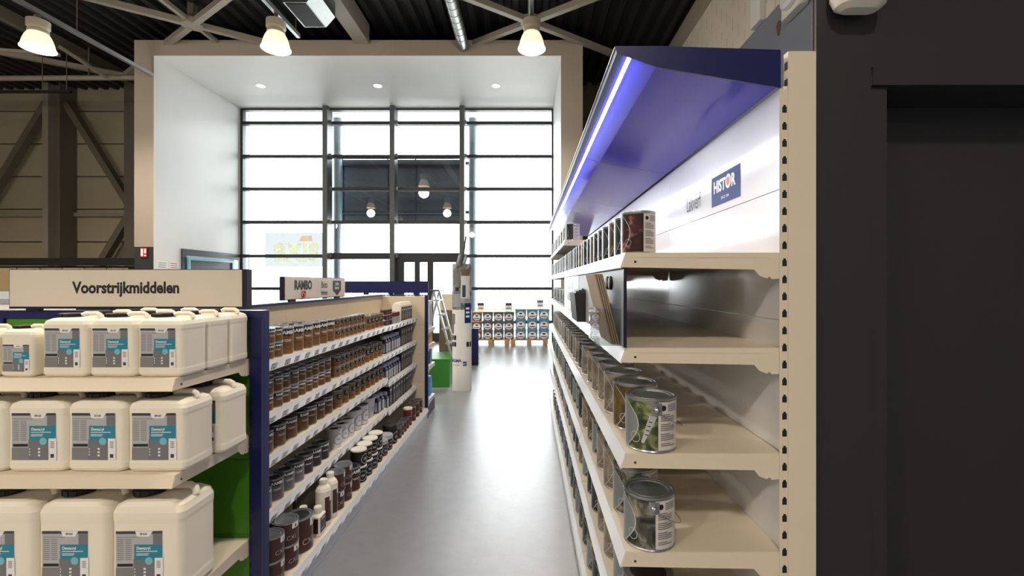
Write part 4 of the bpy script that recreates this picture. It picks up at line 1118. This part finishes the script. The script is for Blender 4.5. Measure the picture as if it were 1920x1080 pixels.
# ---- jerrycans
def jerry(w, d, h, lw, lh, lz, lx, bodymat='jerry', label=True, name='jerrycan', capm='black'):
    b = MB(); hx, hy = w / 2, d / 2; r = min(w, d) * .14
    zs = h * .84
    b.loft([(0, hx * .86, hy * .86, r), (h * .012, hx * .94, hy * .94, r), (h * .05, hx, hy, r), (h * .12, hx, hy, r), (h * .15, hx * .988, hy * .985, r), (zs - h * .1, hx * .988, hy * .985, r), (zs - h * .06, hx, hy, r), (zs, hx, hy, r), (zs + h * .06, hx * .93, hy * .95, r), (h * .935, hx * .74, hy * .84, r), (h * .945, hx * .62, hy * .7, r)], bodymat, 40)
    root = b.build(name, link=False)
    hd = MB(); hw = w * .42; x0 = w * .02
    pts = [(x0, 0, h * .93), (x0 + hw * .06, 0, h * .985), (x0 + hw * .2, 0, h * 1.005), (x0 + hw * .8, 0, h * 1.005), (x0 + hw * .95, 0, h * .98), (x0 + hw, 0, h * .92)]
    hd.tube(pts, h * .036, bodymat, 10); hd = hd.build('handle', link=False)
    cp = MB(); rc = min(w * .2, d * .34); cx_ = -w * .2
    cp.lathe([(rc * .8, h * .93), (rc * .82, h * .955)], bodymat, 20, (cx_, -d * .04, 0)); cp.lathe([(rc, h * .952), (rc, h * 1.0), (rc * .9, h * 1.01), (.001, h * 1.01)], capm, 20, (cx_, -d * .04, 0))
    for k in range(12): cp.box(cx_ + rc * math.cos(k * PI / 6) - .002, cx_ + rc * math.cos(k * PI / 6) + .002, -d * .04 + rc * math.sin(k * PI / 6) - .002, -d * .04 + rc * math.sin(k * PI / 6) + .002, h * .955, h * .998, capm)
    cp = cp.build('screw_cap', link=False)
    kids = [hd, cp]
    if label:
        l = MB(); u0, v0 = lx - lw / 2, lz
        def q(a, c, e, f, mt, k): l.rect(u0 + a * lw, u0 + c * lw, v0 + e * lh, v0 + f * lh, mt, (0, -hy * .99 - .0008 - .0003 * k, 0))
        def tx(st, size, a, e, mt, k=4, sq=.9, bold=.02): v, f = text2d(st, size * lh, bold, 'CENTER', sq); l.flat([(p[0] + u0 + a * lw, p[1] + v0 + e * lh) for p in v], f, mt, (0, -hy * .99 - .0008 - .0003 * k, 0))
        l.box(u0, u0 + lw, -hy * .99 - .0009, -hy * .98, v0, v0 + lh, 'lbl_grey')
        q(0, 1, .945, 1, 'lbl_dark', 1); l.flat([(u0 + .42 * lw, v0 + lh), (u0 + .80 * lw, v0 + lh), (u0 + .72 * lw, v0 + .89 * lh), (u0 + .46 * lw, v0 + .89 * lh)], [(0, 3, 2, 1)], 'white_print', (0, -hy * .99 - .0016, 0))
        tx('drost', .075, .60, .925, 'ink', 4)
        for k in range(11): q(.03, .17, .82 - .04 * k, .838 - .04 * k, 'grey_print', 1); q(.2, .34, .82 - .04 * k, .838 - .04 * k, 'grey_print', 1)
        q(.03, .5, .87, .885, 'grey_print', 1)
        q(.03, .37, .285, .345, 'ink', 1); q(.0, .38, 0, .265, 'grey_print', 1)
        q(.38, 1, 0, .44, 'lbl_mid', 1); q(.40, 1, .42, .73, 'teal', 2); q(.8, 1, .73, .94, 'lbl_mid', 1)
        l.flat([(u0 + (.72 + .085 * math.cos(a)) * lw, v0 + .40 * lh + .085 * lw * math.sin(a)) for a in [2 * PI * k / 14 for k in range(14)]], [tuple(range(14))], 'pale_teal', (0, -hy * .99 - .0022, 0))
        tx('Dewacryl', .085, .60, .63, 'white_print', 4, .85, .03); q(.44, .9, .585, .6, 'white_print', 3); q(.44, .72, .54, .552, 'white_print', 3); q(.44, .7, .51, .522, 'white_print', 3)
        q(.84, 1.02, .0, .46, 'white_print', 3)
        for k in range(6): q(.88, .97, .26 + .025 * k, .272 + .025 * k, 'info_ink', 4)
        q(.885, .965, .05, .13, 'lbl_dark', 4)
        for k in range(3): q(.60, .65, .08 + .07 * k, .12 + .07 * k, 'white_print', 3); q(.40, .42, .1 + .06 * k, .13 + .06 * k, 'white_print', 3)
        kids.append(l.build('label', link=False))
    return proto(root, *kids)
JS = jerry(.132, .10, .187, .104, .10, .02, -.002)
JM = jerry(.176, .134, .232, .130, .145, .036, -.008)
JL = jerry(.222, .165, .282, .163, .175, .045, -.008)
JX = jerry(.270, .200, .388, .171, .185, .075, -.026)
GJ = 'white jerrycans on the green endcap'
def jc(p, x, y, z, lb, rz=0.0): clone(p, (x, y, z + .0005), rz, lb, 'jerrycan', GJ)
# top shelf: one small at the left, three five-litre columns, three deep
z = 1.27
CN = ['beside the small jerrycan', 'in middle column', 'in end column by navy post']
for c, xx in enumerate((-1.7305, -1.552, -1.3735)):
    for k, yy_ in enumerate((1.818, 1.957, 2.096)):
        jc(JM, xx, yy_, z, 'medium white jerrycan on top endcap shelf, %s, %s row' % (CN[c], ('front', 'middle', 'back')[k]), R.uniform(-.012, .012))
jc(JS, -1.905, 1.80, z, 'smallest white jerrycan at front of top endcap shelf', -.06)
jc(JS, -1.90, 1.925, z, 'smallest white jerrycan, second row of top endcap shelf', .1)
jc(JS, -2.045, 1.80, z, 'smallest white jerrycan cut off at frame edge, top endcap shelf', .0)
z = .915
for c, xx in enumerate((-2.06, -1.836, -1.612, -1.388)):
    for k, yy_ in enumerate((1.833, 2.02)):
        jc(JL, xx + (.025 if k else 0) * (c == 3), yy_, z, 'large white jerrycan, middle endcap shelf, %s column from navy post, %s row' % (ORD[3 - c], ('front', 'back')[k]), R.uniform(-.012, .012))
z = .4325
for c, xx in enumerate((-1.982, -1.706, -1.43)):
    jc(JX, xx, 1.855, z, 'biggest white jerrycan on low endcap shelf, %s from navy post' % ORD[2 - c], R.uniform(-.02, .02))

# ================================================================== AT THE FAR END OF THE AISLE
# bucket pallet
def pallet(x, lb):
    t = empty('pallet', (x, 12.62, 0)); tag(t, lb, 'pallet', 'pallets before the glazing')
    bd = MB(); bd.box(-.49, .49, -.05, .05, 0, .022, 'pallet_wood'); bd = bd.mesh('deck_board')
    for k in range(6): inst('deck_board', bd, t, (0, -.30 + .12 * k, .122))
    bl = MB(); bl.box(-.06, .06, -.05, .05, 0, .095, 'pallet_wood'); bl = bl.mesh('block')
    for xx in (-.43, 0, .43):
        for y_ in (-.30, .28): inst('block', bl, t, (xx, y_, .0265))
    st = MB(); st.box(-.05, .05, -.35, .33, 0, .025, 'pallet_wood'); st = st.mesh('bottom_board')
    for xx in (-.43, 0, .43): inst('bottom_board', st, t, (xx, 0, .001))
pallet(-.985, 'light wood pallet under the grey and orange lidded buckets'); pallet(.03, 'light wood pallet under the blue lidded buckets')
def bucket(w, h, body, lid, name='paint_bucket'):
    b = MB(); b.loft([(0, w * .43, w * .40, .03), (h * .86, w * .475, w * .44, .035)], body, 24); rt = b.build(name, link=False)
    l = MB(); l.loft([(h * .855, w * .495, w * .46, .04), (h * .95, w * .495, w * .46, .04), (h * .955, w * .46, w * .42, .04), (h * .985, w * .455, w * .415, .04)], lid, 24); l = l.build('lid', link=False)
    q = MB(); yb = -w * .425 - .002
    n = 20
    q.flat([(w * .36 * math.cos(a), h * .40 + h * .34 * math.sin(a)) for a in [2 * PI * k / n for k in range(n)]], [tuple(range(n))], 'white_print', (0, yb - .012, 0))
    q.flat([(w * .15 * math.cos(a), h * .62 + w * .15 * math.sin(a)) for a in [PI + PI * k / 10 for k in range(11)]], [tuple(range(11))], 'ink', (0, yb - .0135, 0))
    q.rect(-w * .25, w * .25, h * .24, h * .32, 'ink', (0, yb - .0135, 0)); q.rect(-w * .2, w * .2, h * .16, h * .19, 'lbl_mid', (0, yb - .0135, 0))
    return proto(rt, l, q.build('bucket_label', link=False))
BK = {'orange': bucket(.275, .245, 'tub_grey', 'tub_orange'), 'grey': bucket(.275, .245, 'tub_grey', 'tub_grey'), 'green': bucket(.275, .245, 'tub_grey', 'tub_green'), 'blue': bucket(.30, .270, 'tub_blue', 'tub_blue')}
cols = [(-1.345, 'orange', 'orange'), (-1.06, 'grey', 'dark grey'), (-.775, 'grey', 'slate grey'), (-.50, 'green', 'green-topped'), (-.19, 'blue', 'blue'), (.115, 'blue', 'blue'), (.42, 'blue', 'blue')]
for c, (xx, k, nm) in enumerate(cols):
    for q in range(3):
        hh = .270 if k == 'blue' else .245
        kk = 'green' if (k == 'green' and q == 2) else ('grey' if k == 'green' else k)
        clone(BK[kk], (xx, 12.46, .1445 + q * (hh * .986)), 0, '%s paint bucket, %s of the %s column on the pallets' % (nm, ('bottom', 'middle', 'top')[q], ORD[c]), 'bucket', 'paint buckets on the pallets')
for i, (xx, zz, mt) in enumerate(((-1.27, .87, 'lbl_dark'), (-.52, .87, 'lbl_dark'), (.33, .945, 'lbl_mid'))):
    t = empty('price_sign', (xx, 12.62, zz)); tag(t, 'upright price card on %s' % ('the orange buckets', 'the green-topped bucket column', 'the far blue bucket column')[i], 'sign', 'price cards on the buckets')
    b = MB(); b.box(-.085, .085, 0, .004, .02, .22, 'white_print'); b.build('card', t)
    b = MB(); b.box(-.085, .085, -.002, -.0005, .15, .22, mt); b.box(-.06, .06, -.002, -.0005, .06, .09, 'grey_print'); b.build('card_print', t)
    b = MB(); b.box(-.05, .05, -.02, .02, -.0, .018, 'acrylic'); b.build('card_foot', t)

# printed cardboard column
t = empty('display_column', (-1.005, 7.14, 0)); tag(t, 'tall white cardboard display column with town photo on its upper half', 'display')
def colring(n=32):
    out = []
    for k in range(n):
        a = 2 * PI * k / n
        rx, ry = .147, .10
        c_, s_ = math.cos(a), math.sin(a)
        out.append((math.copysign(abs(c_) ** .85, c_) * rx, math.copysign(abs(s_) ** 1.15, s_) * ry))
    return out
ring = colring()
def colsec(z0, z1, mt, off=0.0, name='sleeve'):
    b = MB(); b.prism([(x * (1 + off), y * (1 + off)) for x, y in ring], 'z', z0, z1, mt); return b.build(name, t)
colsec(0, 1.22, 'white_paint', 0, 'lower_sleeve'); up = colsec(1.221, 1.914, 'pic_alps', 0, 'photo_sleeve')
def oncol(u, zc, w, h, mt, k=0, name=None):
    """flat print laid on the column's front, u across (-1..1)"""
    b = MB(); n = 5; vs = []
    for i in range(n + 1):
        x = (u + (i / n - .5) * w / .147) * .147
        xx = max(-.146, min(.146, x)); f_ = abs(xx / .147) ** (1 / .85)
        y = -.10 * (max(0, 1 - f_ * f_) ** .5) ** 1.15 - .0015 - .0006 * k
        vs += [(xx, y, zc - h / 2), (xx, y, zc + h / 2)]
    b.add(vs, [(2 * i, 2 * i + 2, 2 * i + 3, 2 * i + 1) for i in range(n)], mt)
    return b
for (u, zc, w, h, mt, k, nm) in ((-.45, 1.36, .12, .2, 'poster_grey', 0, 'photo_print'), (.42, 1.58, .13, .38, 'soffit', 0, 'photo_print'), (.42, 1.78, .12, .1, 'brown_grey', 1, 'photo_print'), (.3, 1.5, .05, .18, 'lbl_dark', 1, 'photo_print'), (-.45, 1.70, .10, .16, 'lbl_mid', 0, 'photo_print'), (-.42, 1.53, .06, .06, 'ink', 1, 'photo_print'),
                                 (.08, 1.27, .03, .1, 'tub_green', 1, 'photo_print'), (.66, 1.17, .085, .30, 'histor_blue', 1, 'blue_tag'), (.66, 1.24, .05, .03, 'white_print', 2, 'tag_lettering'), (.66, 1.18, .05, .03, 'white_print', 2, 'tag_lettering'), (.66, 1.12, .05, .03, 'white_print', 2, 'tag_lettering'),
                                 (-.87, .80, .028, .07, 'lbl_dark', 1, 'icon_square'), (-.62, .80, .034, .07, 'ink', 1, 'icon_square'), (-.87, .70, .028, .07, 'ink', 1, 'icon_square'), (-.62, .70, .034, .07, 'ink', 1, 'icon_square'), (.66, .70, .034, .075, 'ink', 1, 'icon_square'), (.9, .70, .02, .075, 'ink', 1, 'icon_square'),
                                 (-.80, 1.08, .05, .16, 'lbl_mid', 1, 'roller_print'), (-.85, .93, .02, .14, 'ink', 1, 'roller_print'), (-.5, .39, .10, .012, 'lbl_grey', 1, 'small_print'), (.38, .41, .055, .062, 'histor_blue', 1, 'logo_plate')):
    oncol(u, zc, w, h, mt, k).build(nm, t)
def coltext(st, size, u, z, mt, bold=.02, sq=.9):
    v, f = text2d(st, size, bold, 'CENTER', sq); b = MB(); vs = []
    for p in v:
        x = u * .147 + p[0]; xx = max(-.146, min(.146, x)); f_ = abs(xx / .147) ** (1 / .85)
        vs.append((xx, -.10 * (max(0, 1 - f_ * f_) ** .5) ** 1.15 - .0042, z + p[1]))
    b.add(vs, f, mt); b.build('lettering', t)
coltext('SIGMA', .062, -.52, .435, 'histor_blue', .03); coltext('ppg', .038, .38, .402, 'white_print', .02, 1.0)
for k, (x, y, lean, mt, ln, lb) in enumerate(((-.06, -.01, (.04, .0, .0), 'alu_raw', .14, 'silver roll sticking out of the display column'), (.03, .0, (.03, .02, 0), 'galvanised', .10, 'second silver roll at the column rim'), (-.01, .02, (.07, 0, 0), 'alu_dark', .42, 'dark pole leaning out of the display column'))):
    b = MB(); p0 = Vector((-1.005 + x, 7.14 + y, 1.916)); p1 = p0 + Vector((lean[0], lean[1], ln)); b.tube([p0, p1], .024 if k < 2 else .012, mt, 12)
    tag(b.build('poster_roll' if k < 2 else 'pole'), lb, 'roll' if k < 2 else 'pole')

# stepladder on its green plinth
t = empty('display_plinth', (-1.62, 7.45, 0)); tag(t, 'bright green display plinth behind the gondola end', 'plinth')
b = MB(); b.box(-.42, .40, -.15, .62, 0, .425, 'green_box'); b.build('body', t)
b = MB(); b.box(-.425, .405, -.155, .625, .4255, .44, 'green_box'); b.build('top', t)
t = empty('stepladder', (-1.42, 7.72, .4405)); tag(t, 'aluminium stepladder standing open on the green plinth', 'ladder')
for y_ in (-.22, .22):
    b = MB(); b.bar((.20, y_, .0 + .004), (-.08, y_, 1.05), .028, .07, 'alu_raw')
    b.build('stile', t)
    b = MB(); b.bar((-.34, y_, .004), (-.09, y_, 1.02), .025, .045, 'alu_raw'); b.build('rear_stile', t)
for k in range(4):
    f_ = .2 + .22 * k; b = MB(); b.box(.20 - .28 * f_ - .05, .20 - .28 * f_ + .035, -.205, .205, 1.05 * f_ - .012, 1.05 * f_ + .012, 'alu_raw'); b.build('step', t)
b = MB(); b.box(-.16, .0, -.23, .23, 1.052, 1.075, 'lbl_dark'); b.build('top_cap', t)
b = MB(); b.box(-1.62, -1.27, 8.55, 8.95, 0, 1.13, 'brown_grey'); b.box(-1.61, -1.28, 8.56, 8.94, 1.1302, 1.42, 'cream_metal'); tag(b.build('carton_tower'), 'tall brown carton with pale top behind the display column', 'carton')
b = MB(); b.box(-1.16, -.985, 9.3, 9.36, .12, .72, 'navy'); b.box(-1.16, -.985, 9.24, 9.42, 0, .119, 'navy_edge'); tag(b.build('display_board'), 'low navy display board half hidden by the white column', 'board')

# endcap at the far end, seen edge on
t = bay('endcap_shelving', 'endcap shelving behind the beige end panel, seen from its side', None, -1.21, 5.68, PI / 2, 1.10, [(1.06, .42), (.86, .42), (.60, .42), (.19, .42)], [(.1, .8), (.8, 1.46)], 'cream_back', 'rail_white', 'white_metal', tickets=0, plinth=(.42, .15, 'navy'))
FJ = jerry(.15, .12, .26, .1, .1, .05, 0, 'jerry_blue', False, 'coolant_jerrycan', 'plastic_white')
FT = jerry(.15, .12, .20, .1, .1, .05, 0, 'jerry_teal', False, 'cleaner_jerrycan', 'black')
clone(FJ, (-1.30, 6.0, .1905), PI / 2, 'sky blue jerrycan on lowest shelf of the far endcap', 'jerrycan', 'bright jerrycans on the far endcap')
clone(FT, (-1.30, 6.0, .6005), PI / 2, 'dark teal jerrycan on far endcap shelf above the blue one', 'jerrycan', 'bright jerrycans on the far endcap')
b = MB(); b.box(-1.36, -1.235, 5.85, 6.06, .8605, 1.0, 'yellow'); b.box(-1.345, -1.25, 5.847, 5.849, .9, .96, 'white_print'); tag(b.build('tool_box'), 'yellow carton on a far endcap shelf beside the ladder', 'carton')
b = MB(); b.box(-1.36, -1.235, 5.86, 6.05, 1.0605, 1.40, 'white_metal'); b.box(-1.232, -1.2345, 5.88, 6.03, 1.1, 1.35, 'lbl_grey'); tag(b.build('blister_rack'), 'grey and white packs on the top shelf of far endcap', 'pack')

# racking with sample cartons against the cladding, white counter in front
t = empty('pallet_rack', (-10.4, 11.6, 0)); tag(t, 'black racking with long beam below the clad wall', 'rack')
b = MB(); b.box(-3.4, 2.0, -.06, 0, 2.06, 2.24, 'black'); b.build('beam', t)
b = MB(); b.box(-3.4, 2.0, .55, .6, 0.0, 2.06, 'black'); b.build('back_sheet', t)
b = MB(); b.box(-3.4, 2.0, -.06, .54, 1.20, 1.26, 'black'); b.build('beam', t)
for xx in (-3.4, -1.7, .0, 1.9):
    b = MB(); b.box(xx, xx + .1, -.05, .05, 0, 1.195, 'black'); b.build('post', t)
for k, (x0, x1, mt) in enumerate(((-13.1, -12.68, 'board_tan'), (-12.64, -12.1, 'board_tan'), (-12.06, -11.55, 'cardboard'), (-11.52, -11.0, 'board_tan'), (-10.97, -10.45, 'cardboard'), (-10.42, -9.9, 'cardboard'))):
    b = MB(); b.box(x0, x1, 11.62, 12.0, 1.2605, 2.0, mt); o = b.build('sample_carton')
    tag(o, 'tan sample carton with white labels, %s along the black rack' % ORD[k], 'carton', 'sample cartons in the black rack')
    b = MB(); b.box(x1 - .16, x1 - .05, 11.6165, 11.6195, 1.86, 1.97, 'white_print'); b.box(x1 - .155, x1 - .055, 11.6145, 11.6160, 1.93, 1.97, 'ink'); l = b.build('label', o)
t = empty('display_counter', (-7.6, 6.4, 0)); tag(t, 'white display counter with sloping pale top beyond the jerrycan endcap', 'counter')
b = MB(); b.box(-.9, 1.05, -.4, .4, 0, 1.36, 'white_paint'); b.build('body', t)
b = MB(); b.prism([(-.42, 1.361), (.42, 1.361), (.42, 1.50), (-.42, 1.42)], 'x', -.92, 1.0, 'poster_grey'); b.build('top', t)

# ---- walls' small fittings
b = MB(); b.box(-8.20, -8.06, 9.925, 9.939, 2.17, 2.37, 'sign_red'); b.rect(-8.19, -8.14, 2.19, 2.35, 'white_print', (0, 9.924, 0)); b.rect(-8.12, -8.075, 2.25, 2.35, 'white_print', (0, 9.924, 0)); b.rect(-8.12, -8.075, 2.19, 2.22, 'white_print', (0, 9.924, 0))
tag(b.build('fire_sign'), 'small red fire safety sign on the black portal base', 'sign')
t = empty('wall_siren', (3.345, 5.78, 5.12)); tag(t, 'white alarm siren with oval dome on the blue-grey wall', 'alarm')
b = MB(); b.loft([(-.17, .05, .22, .05), (-.16, .06, .235, .06), (.35, .06, .235, .06)], 'plastic_white', 24); b.X = None; o = b.build('housing', t); o.location = (-.062, 0, 0)
b = MB(); b.X = Matrix.Translation((-.122, -.02, 0)) @ Matrix.Rotation(-PI / 2, 4, 'Y') @ Matrix.Diagonal((.72, 1.15, 1, 1)); b.lathe([(.17, .0), (.165, .02), (.14, .05), (.09, .07), (.001, .078)], 'plastic_clear', 24); b.build('dome', t)
b = MB(); pts = [(.05 * math.cos(a) * (1 + .3 * math.sin(3 * a)), .12 * math.sin(a) * (1 + .2 * math.cos(2 * a))) for a in [2 * PI * k / 14 for k in range(14)]]
b.prism(pts, 'x', 3.3405, 3.345, 'chip_brown'); o = b.build('plaster_chip', wr, (0, 6.26, 5.02))
t = empty('emergency_lamp', (.956, BW, 2.405)); tag(t, 'rounded white emergency lamp on the black partition above the door', 'lamp')
b = MB(); b.loft([(.0, .05, .02, .02), (.012, .066, .035, .03), (.04, .072, .045, .03), (.25, .072, .045, .03)], 'plastic_white', 24); o = b.build('housing', t); o.location = (0, -.046, 0)
b = MB(); b.box(-.06, .06, -.0985, -.0915, .06, .24, 'plastic_clear'); b.build('diffuser', t)
b = MB(); b.tube([(.842, 1.386, 2.30), (.842, 1.386, 2.9), (.842, 1.386, 3.3)], .003, 'cable', 6); tag(b.build('hanging_cable'), 'thin dark cable running up from the cream gondola post', 'cable')

# the unlinked masters are not part of the shop
for o in PROTOS + [mx]:
    bpy.data.objects.remove(o)
bpy.context.view_layer.update()
